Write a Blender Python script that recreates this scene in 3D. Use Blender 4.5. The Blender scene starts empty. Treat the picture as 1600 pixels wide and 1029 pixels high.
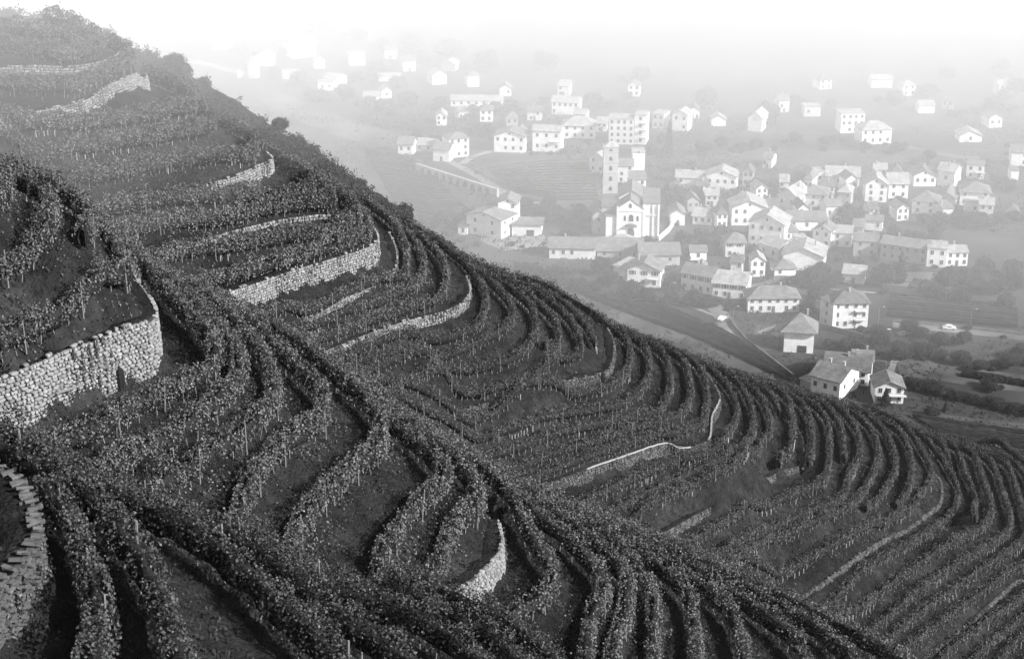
import bpy, bmesh, math, random, time
import numpy as np
from mathutils import Vector, Matrix
T0=time.time()
R=math.radians
sc=bpy.context.scene
C=sc.collection
rng=np.random.default_rng(7); random.seed(7)

# ------------------------------------------------------------------ camera
CAMZ=208.0; PITCH=R(20.7); F=2800.0
cd=bpy.data.cameras.new('camera'); cam=bpy.data.objects.new('camera',cd); C.objects.link(cam)
cam.location=(0,0,CAMZ); cam.rotation_euler=(R(90)-PITCH,0,0)
cd.sensor_width=36; cd.lens=36*F/1600; cd.clip_start=1; cd.clip_end=6000
sc.camera=cam

# ------------------------------------------------------------------ light
SUN_AZ=R(118); SUN_EL=R(31)      # from +Y towards +X
w=bpy.data.worlds.new('World'); sc.world=w; w.use_nodes=True
nt=w.node_tree; nt.nodes.clear()
sky=nt.nodes.new('ShaderNodeTexSky'); sky.sky_type='NISHITA'; sky.sun_disc=False
sky.sun_elevation=SUN_EL; sky.sun_rotation=SUN_AZ; sky.dust_density=3.0
bw=nt.nodes.new('ShaderNodeRGBToBW'); bg=nt.nodes.new('ShaderNodeBackground'); wo=nt.nodes.new('ShaderNodeOutputWorld')
nt.links.new(sky.outputs[0],bw.inputs[0]); nt.links.new(bw.outputs[0],bg.inputs[0]); nt.links.new(bg.outputs[0],wo.inputs[0])
bg.inputs[1].default_value=0.05
sl=bpy.data.lights.new('sun','SUN'); sl.energy=5.0; sl.angle=R(1.0); sl.color=(1,1,1)
so=bpy.data.objects.new('sun',sl); C.objects.link(so)
sd=Vector((math.sin(SUN_AZ)*math.cos(SUN_EL),math.cos(SUN_AZ)*math.cos(SUN_EL),math.sin(SUN_EL)))
so.rotation_euler=sd.to_track_quat('Z','Y').to_euler(); so.location=(200,100,400)
sc.view_settings.view_transform='Standard'; sc.view_settings.look='None'
sc.view_settings.gamma=1; sc.view_settings.use_curve_mapping=False
sc.view_settings.exposure=1.15
sc.cycles.volume_bounces=3; sc.cycles.max_bounces=6; sc.cycles.diffuse_bounces=2; sc.cycles.transparent_max_bounces=48
sc.cycles.use_denoising=True; sc.cycles.use_adaptive_sampling=False
sc.cycles.volume_step_rate=1.0
HAZE=0.00005; BANK=0.00095

# ------------------------------------------------------------------ helpers
def px(x,y,z):
    """the point at height z seen at photo pixel x,y (a ray on to a level plane)"""
    u=(x-800)/F; v=(514.5-y)/F
    dy=math.cos(PITCH)+v*math.sin(PITCH); dz=-math.sin(PITCH)+v*math.cos(PITCH)
    t=(CAMZ-z)/(-dz); return np.array([u*t,dy*t,z])
def tag(o,label=None,cat=None,group=None,kind=None):
    if label: o['label']=label
    if cat: o['category']=cat
    if group: o['group']=group
    if kind: o['kind']=kind
    return o
def empty(name,loc,rz=0.0):
    o=bpy.data.objects.new(name,None); C.objects.link(o); o.location=loc; o.rotation_euler=(0,0,rz); o.empty_display_size=.2
    return o
def link(name,me,parent=None):
    o=bpy.data.objects.new(name,me); C.objects.link(o)
    if parent: o.parent=parent
    return o
def nmesh(name,V,faces,mat,parent=None,smooth=False,obj=True):
    """V (n,3); faces: list of (k-gon index arrays (m,k))"""
    me=bpy.data.meshes.new(name); V=np.asarray(V,dtype=np.float32)
    me.vertices.add(len(V)); me.vertices.foreach_set('co',V.ravel())
    fl=[np.asarray(f,dtype=np.int32) for f in faces if len(f)]
    loops=np.concatenate([f.ravel() for f in fl]); cnt=np.concatenate([np.full(len(f),f.shape[1],np.int32) for f in fl])
    me.loops.add(len(loops)); me.loops.foreach_set('vertex_index',loops)
    st=np.concatenate([[0],np.cumsum(cnt)[:-1]]).astype(np.int32)
    me.polygons.add(len(cnt)); me.polygons.foreach_set('loop_start',st); me.polygons.foreach_set('loop_total',cnt)
    me.polygons.foreach_set('use_smooth',np.full(len(cnt),smooth))
    me.update(calc_edges=True); me.validate()
    for m in (mat if isinstance(mat,(list,tuple)) else [mat]): me.materials.append(m)
    return link(name,me,parent) if obj else me
class MB:
    def __init__(s): s.V=[]; s.Q=[]; s.T=[]; s.n=0
    def add(s,V,Q=None,T=None):
        V=np.asarray(V,float); s.V.append(V)
        if Q is not None and len(Q): s.Q.append(np.asarray(Q)+s.n)
        if T is not None and len(T): s.T.append(np.asarray(T)+s.n)
        s.n+=len(V)
    def box(s,c,d,M=None):
        v=np.array([[x,y,z] for z in(-.5,.5) for y in(-.5,.5) for x in(-.5,.5)])*np.array(d)
        if M is not None: v=v@np.asarray(M).T
        s.add(v+np.array(c),[[0,2,3,1],[4,5,7,6],[0,1,5,4],[2,6,7,3],[0,4,6,2],[1,3,7,5]])
    def poly(s,pts):
        s.add(pts,[[0,1,2,3]] if len(pts)==4 else None,[[0,1,2]] if len(pts)==3 else None)
    def tube(s,p,r,n=6):
        p=np.asarray(p,float); r=np.broadcast_to(r,(len(p),)); t=np.gradient(p,axis=0); t/=np.linalg.norm(t,axis=1)[:,None]+1e-9
        up=np.array([.13,.21,1.]); a=np.cross(t,up); a/=np.linalg.norm(a,axis=1)[:,None]+1e-9; b=np.cross(t,a)
        th=np.arange(n)*2*math.pi/n
        V=(p[:,None]+r[:,None,None]*(a[:,None]*np.cos(th)[None,:,None]+b[:,None]*np.sin(th)[None,:,None])).reshape(-1,3)
        Q=[[i*n+j,i*n+(j+1)%n,(i+1)*n+(j+1)%n,(i+1)*n+j] for i in range(len(p)-1) for j in range(n)]
        T=[[(len(p)-1)*n,(len(p)-1)*n+j,(len(p)-1)*n+j+1] for j in range(1,n-1)]
        s.add(V,Q,T)
    def build(s,name,mat,parent=None,smooth=False,obj=True):
        f=[]
        if s.Q: f.append(np.concatenate(s.Q))
        if s.T: f.append(np.concatenate(s.T))
        return nmesh(name,np.concatenate(s.V),f,mat,parent,smooth,obj)

# ------------------------------------------------------------------ materials
def mat(name,base,var=0.3,scale=3.0,bump=0.0,bscale=20.0,rough=.85,island=0.0,trans=0.0,spec=.2,extra=None,coord='Object'):
    m=bpy.data.materials.new(name); m.use_nodes=True; t=m.node_tree; N=t.nodes; L=t.links; N.clear()
    out=N.new('ShaderNodeOutputMaterial'); b=N.new('ShaderNodeBsdfPrincipled')
    b.inputs['Roughness'].default_value=rough; b.inputs['Specular IOR Level'].default_value=spec
    tc=N.new('ShaderNodeTexCoord') if coord=='Object' else N.new('ShaderNodeNewGeometry')
    co=tc.outputs['Object'] if coord=='Object' else tc.outputs['Position']
    n1=N.new('ShaderNodeTexNoise'); n1.inputs['Scale'].default_value=scale; n1.inputs['Detail'].default_value=6
    n1.inputs['Roughness'].default_value=.65
    L.new(co,n1.inputs['Vector'])
    mr=N.new('ShaderNodeMapRange'); mr.inputs[1].default_value=.3; mr.inputs[2].default_value=.7
    mr.inputs[3].default_value=base*(1-var); mr.inputs[4].default_value=base*(1+var); L.new(n1.outputs[0],mr.inputs[0])
    v=mr.outputs[0]
    if island:
        g=N.new('ShaderNodeNewGeometry'); r=N.new('ShaderNodeMapRange')
        r.inputs[3].default_value=1-island; r.inputs[4].default_value=1+island; L.new(g.outputs['Random Per Island'],r.inputs[0])
        mu=N.new('ShaderNodeMath'); mu.operation='MULTIPLY'; L.new(v,mu.inputs[0]); L.new(r.outputs[0],mu.inputs[1]); v=mu.outputs[0]
    if extra: v=extra(N,L,co,v)
    cb=N.new('ShaderNodeCombineColor')
    for i in range(3): L.new(v,cb.inputs[i])
    L.new(cb.outputs[0],b.inputs['Base Color'])
    sh=b.outputs[0]
    if bump:
        n2=N.new('ShaderNodeTexNoise'); n2.inputs['Scale'].default_value=bscale; n2.inputs['Detail'].default_value=5; L.new(co,n2.inputs['Vector'])
        bp=N.new('ShaderNodeBump'); bp.inputs['Strength'].default_value=1; bp.inputs['Distance'].default_value=bump; L.new(n2.outputs[0],bp.inputs['Height']); L.new(bp.outputs[0],b.inputs['Normal'])
    if trans:
        tr=N.new('ShaderNodeBsdfTranslucent'); L.new(cb.outputs[0],tr.inputs[0]); mx=N.new('ShaderNodeMixShader'); mx.inputs[0].default_value=trans
        L.new(sh,mx.inputs[1]); L.new(tr.outputs[0],mx.inputs[2]); sh=mx.outputs[0]
    L.new(sh,out.inputs[0]); return m
def patches(s1,a,b,s2=None,c=0,dd=1):
    """multiply by large-scale noise patches"""
    def f(N,L,co,v):
        for s,lo,hi in ((s1,a,b),(s2,c,dd)):
            if not s: continue
            n=N.new('ShaderNodeTexNoise'); n.inputs['Scale'].default_value=s; n.inputs['Detail'].default_value=4; L.new(co,n.inputs['Vector'])
            r=N.new('ShaderNodeMapRange'); r.inputs[1].default_value=.35; r.inputs[2].default_value=.65; r.inputs[3].default_value=lo; r.inputs[4].default_value=hi; L.new(n.outputs[0],r.inputs[0])
            mu=N.new('ShaderNodeMath'); mu.operation='MULTIPLY'; L.new(v,mu.inputs[0]); L.new(r.outputs[0],mu.inputs[1]); v=mu.outputs[0]
        return v
    return f
M={}
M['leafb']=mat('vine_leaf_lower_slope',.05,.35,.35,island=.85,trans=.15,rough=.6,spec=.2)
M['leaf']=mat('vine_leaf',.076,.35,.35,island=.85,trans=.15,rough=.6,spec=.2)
M['leafn']=mat('vine_leaf_close',.05,.35,.5,island=.85,trans=.15,rough=.6,spec=.2)
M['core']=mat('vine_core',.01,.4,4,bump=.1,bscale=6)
M['grass']=mat('hill_grass',.016,.55,1.3,bump=.25,bscale=5,rough=.95,spec=.05,extra=patches(.09,.6,1.35,.45,.7,1.3))
M['blade']=mat('grass_blade',.026,.3,1,island=.6,trans=.2,rough=.7)
M['blade2']=mat('weed_leaf',.035,.4,.8,island=.8,trans=.15,rough=.7,spec=.15)
M['blade3']=mat('valley_weeds',.04,.4,.2,island=.5,trans=.1,rough=.8,spec=.1)
M['earth']=mat('earth',.05,.4,4,bump=.1)
M['stone']=mat('dry_stone',.175,.25,3,bump=.03,bscale=9,island=.35,rough=.9,spec=.1)
M['stone2']=mat('weathered_stone',.065,.4,3,bump=.03,bscale=9,island=.5,rough=.9,spec=.1)
M['joint']=mat('wall_core',.02,.4,5,bump=.05)
M['conc']=mat('pale_concrete',.24,.12,3,rough=.7)
M['wood']=mat('post_wood',.13,.3,4,rough=.8)
M['stake']=mat('pale_stake',.3,.15,4,rough=.8)
M['trunk']=mat('vine_trunk',.17,.4,4,rough=.9)
M['valley']=mat('valley_grass',.055,.25,.05,bump=.15,bscale=1.2,rough=1,spec=.03,extra=patches(.012,.72,1.3,.06,.85,1.15))
M['treeleaf']=mat('tree_leaf',.026,.3,.15,island=.6,trans=.2,rough=.6)
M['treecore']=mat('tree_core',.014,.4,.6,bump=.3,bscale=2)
M['bark']=mat('bark',.1,.4,4)
M['slot_and_shadow']=mat('dark_slot_and_shadow',.006,.2,4)  # near-black for the painted shadow on the big wall and a real wall slot
# kind, drop(ground), extra(h), px polyline (far branch -> nose -> near branch)
G=[
# surface C
('w','C',25.0,2.2,[(0,730),(30,745),(50,772),(62,805),(68,832),(58,855),(38,872),(20,892),(0,905)]),
('r','C',27.6,0,[(88,840),(118,862),(145,895),(155,945),(150,990),(140,1029)]),
('r','C',27.8,0,[(0,682),(33,705),(76,731),(114,759),(141,781),(187,817),(210,840),(228,870),(245,905),(262,960),(280,1029)]),
('r','C',30.0,0,[(0,655),(38,665),(83,703),(151,736),(207,766),(265,791),(316,817),(365,858),(397,880),(420,912),(458,946),(490,971),(516,996),(535,1029)]),
('r','C',33.5,0,[(300,802),(352,809),(377,830),(415,852),(447,883),(478,903),(516,933),(554,961),(600,984),(640,1029)]),
('r','C',37.0,0,[(452,857),(490,888),(528,912),(566,922),(600,925),(625,932),(676,961),(708,984),(739,1009),(755,1029)]),
('r','C',40.0,0,[(563,900),(610,890),(630,900),(663,925),(696,943),(739,963),(772,980),(815,1021)]),
('r','C',43.5,0,[(698,910),(751,930),(789,961),(815,978),(852,1004),(880,1029)]),
# surface A
('r','A',29.4,0,[(-70,212),(-25,232),(6,254),(10,270),(-15,292),(-60,312)]),
('r','A',31.0,0,[(33,270),(60,285),(78,303),(78,322),(60,342),(30,355),(0,362)]),
('r','A',32.5,0,[(98,285),(122,300),(138,318),(140,338),(126,358)]),
('r','A',34.3,0,[(137,312),(165,350),(195,388),(203,408),(170,415),(120,430),(60,460),(0,490)]),
('w','A',35.6,3.5,[(190,395),(220,440),(248,490),(200,512),(150,533),(100,550),(50,573),(0,590)]),
('r','A',39.4,0,[(205,385),(240,420),(280,465),(315,495),(335,522),(330,555),(300,575),(255,592),(200,620),(150,650),(100,668)]),
('r','A',40.5,0,[(260,425),(300,460),(340,497),(362,530),(368,560),(350,600),(300,640),(230,680),(160,715)]),
('r','A',42.0,0,[(345,470),(375,500),(410,545),(425,580),(425,615),(390,650),(340,685),(270,730),(210,765)]),
('r','A',43.5,0,[(350,465),(400,500),(440,540),(490,585),(505,612),(497,645),(450,672),(410,710),(380,760),(368,805)]),
('r','A',45.2,0,[(420,495),(480,533),(535,580),(560,600),(588,635),(598,662),(588,690),(550,715),(510,755),(468,805),(455,845)]),
('r','A',46.8,0,[(560,600),(610,650),(660,690),(692,715),(690,740),(655,767),(617,815),(592,860),(592,900)]),
('r','A',48.2,0,[(548,578),(620,628),(680,675),(720,708),(745,742),(752,765),(735,783),(705,810),(690,850),(685,880)]),
('w','A',48.8,2.0,[(745,760),(775,792),(785,830),(787,855),(762,885),(738,905),(718,918)]),
('r','A',51.4,0,[(690,690),(730,735),(770,775),(820,820),(845,850),(862,875),(860,905),(835,925),(805,942),(790,985)]),
('r','A',53.0,0,[(730,705),(800,760),(855,805),(900,840),(935,885),(945,915),(925,945),(918,985),(915,1029)]),
('r','A',54.4,0,[(780,735),(850,780),(910,820),(955,860),(980,892),(978,925),(965,960),(955,1029)]),
('r','A',55.8,0,[(820,755),(880,790),(950,830),(985,865),(1010,900),(1022,930),(1020,970),(1022,1029)]),
('r','A',57.2,0,[(870,775),(930,805),(990,847),(1050,890),(1075,920),(1085,960),(1088,1029)]),
('r','A',58.6,0,[(920,797),(970,820),(1040,865),(1110,915),(1150,960),(1165,1029)]),
('r','A',60.0,0,[(980,820),(1040,850),(1100,887),(1180,938),(1240,985),(1260,1029)]),
('r','A',61.4,0,[(1060,850),(1120,880),(1200,925),(1290,978),(1340,1029)]),
('r','A',62.8,0,[(1110,868),(1220,920),(1330,975),(1425,1029)]),
# surface B
('r','B',44.0,0,[(100,28),(122,36),(108,43),(60,42),(0,36)]),
('r','B',45.6,0,[(148,50),(168,59),(150,68),(110,73),(60,71),(0,67)]),
('w','B',46.7,1.2,[(172,72),(188,82),(160,96),(108,104),(60,103),(0,103)]),
('r','B',48.7,0,[(190,76),(209,90),(200,103),(160,112),(110,122),(50,128),(0,131)]),
('w','B',50.2,2.0,[(210,103),(232,120),(205,130),(165,146),(100,165),(50,174),(0,178)]),
('r','B',53.4,0,[(295,143),(302,158),(250,168),(180,180),(100,190),(0,194)]),
('r','B',55.2,0,[(320,172),(330,190),(290,198),(200,212),(100,223),(0,228)]),
('r','B',57.2,0,[(385,200),(400,212),(395,228),(340,236),(280,243),(200,254),(100,270),(40,276)]),
('w','B',57.9,2.2,[(415,235),(428,248),(405,258),(385,268),(340,280),(260,287),(180,293),(100,296)]),
('r','B',61.4,0,[(445,250),(480,268),(488,280),(460,292),(400,300),(320,305),(220,312),(150,322)]),
('r','B',63.2,0,[(470,258),(508,290),(520,309),(500,316),(450,322),(380,330),(300,337),(200,350),(150,360)]),
('w','B',63.6,0.9,[(520,305),(545,335),(510,335),(475,338),(430,345),(380,357),(340,368),(300,380),(240,402)]),
('r','B',65.2,0,[(500,275),(540,308),(560,342),(535,352),(480,356),(420,367),(370,379),(300,398),(240,420)]),
('r','B',66.6,0,[(520,290),(558,322),(578,347),(570,362),(530,372),(480,391),(430,404),(370,422)]),
('w','B',67.4,2.7,[(545,305),(575,340),(592,368),(585,382),(560,392),(500,410),(450,425),(400,443),(340,462)]),
('w','B',71.2,0.8,[(560,318),(595,345),(615,375),(621,400),(616,424),(590,436)]),
('r','B',72.6,0,[(575,325),(610,348),(630,372),(636,400),(628,428),(590,443),(530,460),(470,480),(410,505)]),
('r','B',74.2,0,[(590,332),(630,355),(655,382),(662,408),(652,435),(610,455),(560,473),(500,495),(440,518)]),
('r','B',75.4,0,[(605,335),(655,362),(685,390),(697,420),(690,450),(650,468),(590,488),(530,508),(470,530)]),
('w','B',76.4,1.5,[(640,350),(690,385),(722,420),(735,446),(730,465),(700,484),(640,500),(580,520),(530,540),(480,560)]),
('r','B',78.8,0,[(650,355),(705,390),(737,420),(755,448),(759,472),(745,500),(700,518),(640,532),(580,552),(530,570)]),
('r','B',80.4,0,[(690,375),(745,415),(776,443),(798,468),(801,488),(786,505),(755,523),(700,545),(620,566),(560,585)]),
('r','B',82.0,0,[(700,380),(753,418),(796,443),(826,468),(836,490),(834,520),(812,545),(776,560),(700,577),(640,592),(590,606)]),
('r','B',83.7,0,[(720,393),(771,420),(814,443),(848,475),(869,500),(874,526),(870,550)]),
('r','B',85.2,0,[(745,405),(800,430),(839,450),(872,475),(894,500),(907,528),(908,546),(880,558),(800,577),(745,592),(640,612)]),
('r','B',86.7,0,[(770,415),(826,438),(877,465),(902,488),(922,513),(928,532)]),
('w','B',87.8,1.4,[(880,460),(925,488),(950,513),(960,533),(959,556),(950,580),(927,586),(877,596),(814,614),(750,632),(690,649),(640,665)]),
('r','B',90.6,0,[(900,475),(950,507),(975,521),(984,539),(983,566),(972,584),(945,598),(880,612),(800,632),(740,650),(680,670)]),
('r','B',92.4,0,[(930,492),(978,515),(1006,534),(1014,554),(1013,584),(998,606),(965,624),(915,633),(864,642),(800,660),(730,682)]),
('r','B',94.3,0,[(955,503),(1003,524),(1033,544),(1045,566),(1047,600),(1036,625),(1010,640),(917,657),(860,672),(780,698)]),
('r','B',96.2,0,[(985,515),(1038,537),(1066,556),(1076,582),(1079,615),(1061,640),(1003,662),(950,677),(880,695),(810,722)]),
('r','B',98.0,0,[(1005,522),(1053,540),(1086,561),(1100,584),(1106,618),(1105,645),(1080,660),(1030,675),(960,697),(900,715),(830,742)]),
('w','B',99.0,1.8,[(1060,545),(1090,565),(1112,592),(1126,620),(1113,650),(1106,688),(1062,701),(1040,692),(960,718),(870,750),(820,770)]),
('r','B',102.4,0,[(1070,550),(1102,566),(1123,583),(1140,605),(1152,631),(1148,656),(1130,679),(1107,693),(1060,712),(1000,735),(930,765),(870,792)]),
('r','B',104.0,0,[(1090,560),(1115,570),(1150,588),(1166,613),(1176,641),(1176,669),(1163,691),(1140,707),(1100,724),(1040,748),(960,787),(900,815)]),
('r','B',105.7,0,[(1110,565),(1150,582),(1183,610),(1201,641),(1203,674),(1198,706),(1175,730),(1150,744),(1100,765),(1020,800),(950,835)]),
('r','B',107.0,0,[(1140,575),(1186,597),(1208,618),(1217,638)]),
('r','B',108.2,0,[(1170,585),(1214,602),(1234,623),(1240,648),(1238,674),(1231,701)]),
('w','B',108.0,1.2,[(1255,712),(1251,727),(1221,736),(1176,760),(1100,798),(1040,832),(990,860)]),
('r','B',109.9,0,[(1190,592),(1236,612),(1257,633),(1266,661),(1267,686),(1262,706)]),
('r','B',111.6,0,[(1215,598),(1257,616),(1282,636),(1294,661),(1296,701),(1294,729),(1284,748),(1240,765),(1180,790),(1100,830),(1030,862)]),
('r','B',113.0,0,[(1240,606),(1277,620),(1302,643),(1315,669),(1318,692),(1320,711)]),
('r','B',114.5,0,[(1265,612),(1302,626),(1327,648),(1340,671),(1345,698),(1335,722),(1317,742),(1289,762),(1251,782),(1201,805),(1130,840),(1050,878)]),
('r','B',116.3,0,[(1285,618),(1322,632),(1353,656),(1368,681),(1374,708),(1365,732),(1352,757),(1335,775),(1302,792),(1257,815),(1180,853),(1090,900)]),
('r','B',118.0,0,[(1310,625),(1347,637),(1373,659),(1390,684),(1399,711),(1398,734),(1382,762),(1376,790)]),
('r','B',119.4,0,[(1365,646),(1395,660),(1413,679),(1423,706),(1425,737),(1415,770)]),
('r','B',121.0,0,[(1345,632),(1383,643),(1416,661),(1436,689),(1452,717),(1456,736),(1446,757),(1416,777),(1378,802),(1342,820),(1297,846),(1202,903),(1130,945)]),
('w','B',121.4,1.2,[(1390,650),(1425,675),(1454,727),(1471,748),(1470,780),(1454,794),(1420,818),(1365,849),(1246,931),(1190,965)]),
('r','B',124.2,0,[(1390,645),(1431,668),(1464,701),(1491,745),(1497,770),(1484,800),(1430,838),(1365,873),(1287,944),(1220,990)]),
('r','B',125.2,0,[(1430,668),(1457,680),(1473,688),(1481,710)]),
('r','B',126.4,0,[(1445,672),(1477,685),(1496,697),(1505,725),(1517,760),(1524,802)]),
('r','B',127.8,0,[(1470,680),(1504,693),(1523,708),(1536,744),(1549,782),(1546,806),(1524,823),(1494,837),(1420,885),(1324,958),(1270,1000)]),
('r','B',129.4,0,[(1490,686),(1525,701),(1550,720),(1566,761),(1578,799),(1577,824),(1551,841),(1467,892),(1368,971),(1310,1020)]),
('r','B',131.0,0,[(1510,692),(1543,705),(1574,722),(1590,765),(1602,802),(1603,835),(1534,882),(1423,961),(1350,1024)]),
('r','B',132.8,0,[(1540,698),(1576,712),(1599,733),(1620,780),(1640,830),(1630,860),(1568,892),(1497,944),(1416,1003),(1390,1029)]),
('w','B',133.2,1.0,[(1575,705),(1610,735),(1640,790),(1650,840),(1640,870),(1600,900),(1582,909),(1528,958),(1446,1022),(1425,1045)]),
('r','B',135.8,0,[(1570,705),(1610,728),(1645,775),(1665,840),(1660,870),(1600,922),(1507,990),(1470,1025)]),
('r','B',137.4,0,[(1590,710),(1635,735),(1670,790),(1690,850),(1680,890),(1600,955),(1534,1012),(1510,1040)]),
('r','B',139.0,0,[(1600,712),(1660,745),(1700,800),(1720,860),(1700,910),(1600,985),(1550,1035)]),
('r','B',140.6,0,[(1620,717),(1690,755),(1730,810),(1745,870),(1720,930),(1640,1000),(1600,1035)]),
]
NOEXT={i for i,g in enumerate(G) if g[1]=='B' and g[4][-1] in ((870,550),(928,532),(1217,638),(1231,701),(1262,706),(1320,711),(1376,790),(1415,770),(1481,710),(1524,802))}

# ------------------------------------------------------------------ contours in space
def smooth2(pl,step=4.0):
    p=np.array(pl,float); p=np.vstack([2*p[0]-p[1],p,2*p[-1]-p[-2]]); o=[]
    for i in range(1,len(p)-2):
        n=max(2,int(np.linalg.norm(p[i+1]-p[i])/step))
        for k in range(n):
            t=k/n; a,b,c,d=p[i-1:i+3]
            o.append(.5*((2*b)+(-a+c)*t+(2*a-5*b+4*c-d)*t*t+(-a+3*b-3*c+d)*t**3))
    o.append(p[-2]); return np.array(o)
def resample(p,step):
    s=np.concatenate([[0],np.cumsum(np.linalg.norm(np.diff(p,axis=0),axis=1))]); n=max(2,int(s[-1]/step)+1)
    q=np.linspace(0,s[-1],n); return np.stack([np.interp(q,s,p[:,k]) for k in range(p.shape[1])],1)
def extend(p,dist,rate,end):
    if dist<=0: return p
    q=p if end else p[::-1]
    k=min(len(q)-1,8); d=q[-1,:2]-q[-1-k,:2]; d/=np.linalg.norm(d); o=[]; c=q[-1].copy(); a=math.atan2(d[1],d[0]); st=.5
    for i in range(int(dist/st)):
        a+=rate*st; c=c+np.array([math.cos(a)*st,math.sin(a)*st,0]); o.append(c.copy())
    q=np.vstack([q]+[np.array(o)]) if o else q
    return q if end else q[::-1]
def normals(q):
    t=np.gradient(q[:,:2],axis=0); t/=np.linalg.norm(t,axis=1)[:,None]+1e-9
    for _ in range(4): t[1:-1]=.5*t[1:-1]+.25*(t[:-2]+t[2:])
    t/=np.linalg.norm(t,axis=1)[:,None]+1e-9
    return t,np.stack([-t[:,1],t[:,0]],1)      # tangent, downhill normal
NOEXT|={i for i,g in enumerate(G) if g[1]=='A' and g[4][-1]==(126,358)}
def contour(i,dn):
    """one contour in space: level round the nose, easing to drop+dn along the near branch"""
    k,s,d,h,pl=G[i]; dt=-(1.8 if k=='r' else 0); sp=smooth2(pl)
    def put(dd): return np.array([px(x,y,CAMZ-e-dt) for (x,y),e in zip(sp,dd)])
    q=put(np.full(len(sp),d)); j=int(np.argmax(q[:,0])); ar=np.concatenate([[0],np.cumsum(np.linalg.norm(np.diff(q[:,:2],axis=0),axis=1))]); ar=np.maximum(0,ar-ar[j])
    w_=np.clip(ar/38,0,1); w_=w_*w_*(3-2*w_); dd=d+w_*dn; q=put(dd); q[:,2]=CAMZ-dd
    q=resample(q,.5)
    for _ in range(3): q[1:-1,:2]=.5*q[1:-1,:2]+.25*(q[:-2,:2]+q[2:,:2])
    return q
DN={}; CUR=[None]*len(G); prev=None; pd=0.
SL=math.tan(R(29.5))
for i,(k,s,d,h,pl) in enumerate(G):
    if s!='B': DN[i]=0.; continue
    if i in NOEXT: DN[i]=None; continue
    if prev is None: DN[i]=0.; prev=(contour(i,0.),k,h); continue
    def err(dn):
        q=contour(i,dn); a,ka,ha=prev; qq=q[int(len(q)*.45):]; D=np.hypot(qq[:,None,0]-a[None,:,0],qq[:,None,1]-a[None,:,1]); kk=D.argmin(1); t,n=normals(a)
        ok=(kk<len(a)-1)&(kk>0)
        if ok.sum()<5: return 0
        sg=((qq[:,:2]-a[kk,:2])*n[kk]).sum(1)[ok]; dz=(a[kk,2]-qq[:,2])[ok]-(ha if ka=='w' else 0)
        return float(np.median(dz-(sg*SL if k=='r' else (sg-1.1)*SL+.3)))
    base=pd; best=min((abs(err(x)),x) for x in np.arange(base-4,base+4.01,.4))[1]; best=min((abs(err(x))+.05*abs(x-base),x) for x in np.arange(best-.4,best+.41,.1))[1]
    best=.9*best+.1*pd
    DN[i]=best; pd=best; prev=(contour(i,best),k,h)
ks=[i for i in DN if DN[i] is not None and G[i][1]=='B']
for i in DN:
    if DN[i] is None: DN[i]=float(np.interp(i,ks,[DN[j] for j in ks])) if G[i][1]=='B' else 0.
def fin(i):
    k,s,d,h,pl=G[i]; q=contour(i,DN[i])
    far={'A':10,'B':14,'C':4}[s]; near={'A':4,'B':16,'C':3}[s]
    if s=='B' and i<=34: far=5
    if s=='B' and i>=75: far=6
    if i in NOEXT: near=0
    q=extend(q,far,R(2.2),False); return resample(extend(q,near,0,True),.5)
CUR=[fin(i) for i in range(len(G))]
def push(j,i,side,gap,dz):
    """keep contour j at least gap metres downhill (side 1) or uphill (side -1) of contour i"""
    a_=CUR[i]; b_=CUR[j]; t,n=normals(a_); D=np.hypot(b_[:,None,0]-a_[None,:,0],b_[:,None,1]-a_[None,:,1]); kk=D.argmin(1); dm=D.min(1)
    sg=((b_[:,:2]-a_[kk,:2])*n[kk]).sum(1)*side
    bad=(kk>0)&(kk<len(a_)-1)&(dm<7)&(sg<gap)
    if not bad.any(): return
    mv=np.where(bad,gap-sg,0.)[:,None]*n[kk]*side; wz=np.where(bad,np.clip((gap-sg)/.8,0,1),0.); tz=a_[kk,2]+dz
    K_=np.ones(5)/5; sm=lambda v:np.convolve(np.pad(v,2,mode='edge'),K_,'valid')
    q=b_.copy(); q[:,0]+=sm(mv[:,0]); q[:,1]+=sm(mv[:,1]); q[:,2]+=sm(wz*(tz-b_[:,2])); CUR[j]=resample(q,.5)
WL=[i for i,g in enumerate(G) if g[0]=='w']
for j in WL:
    for i in (j-1,j-2,j-3):
        if i>=0 and G[i][1]==G[j][1] and G[i][0]=='r': push(i,j,-1,.9+1.5*(j-i-1),.15+.75*(j-i-1))
    for i in (j+1,j+2):
        if i<len(G) and G[i][1]==G[j][1]: push(i,j,1,(1.1 if G[i][0]=='r' else .9)+1.5*(i-j-1),-G[j][3]-.15-.75*(i-j-1))
for i in range(len(G)-1):
    for j in (i+1,i+2):
        if j<len(G) and G[i][1]==G[j][1] and G[i][0]=='r' and G[j][0]=='r': push(j,i,1,1.45*(j-i)-.1,-.75*(j-i))
# ------------------------------------------------------------------ hillside height field
X0,X1,Y0,Y1,CS=-130.,260.,14.,520.,.75
NX=int((X1-X0)/CS)+1; NY=int((Y1-Y0)/CS)+1
con=[]
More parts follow.
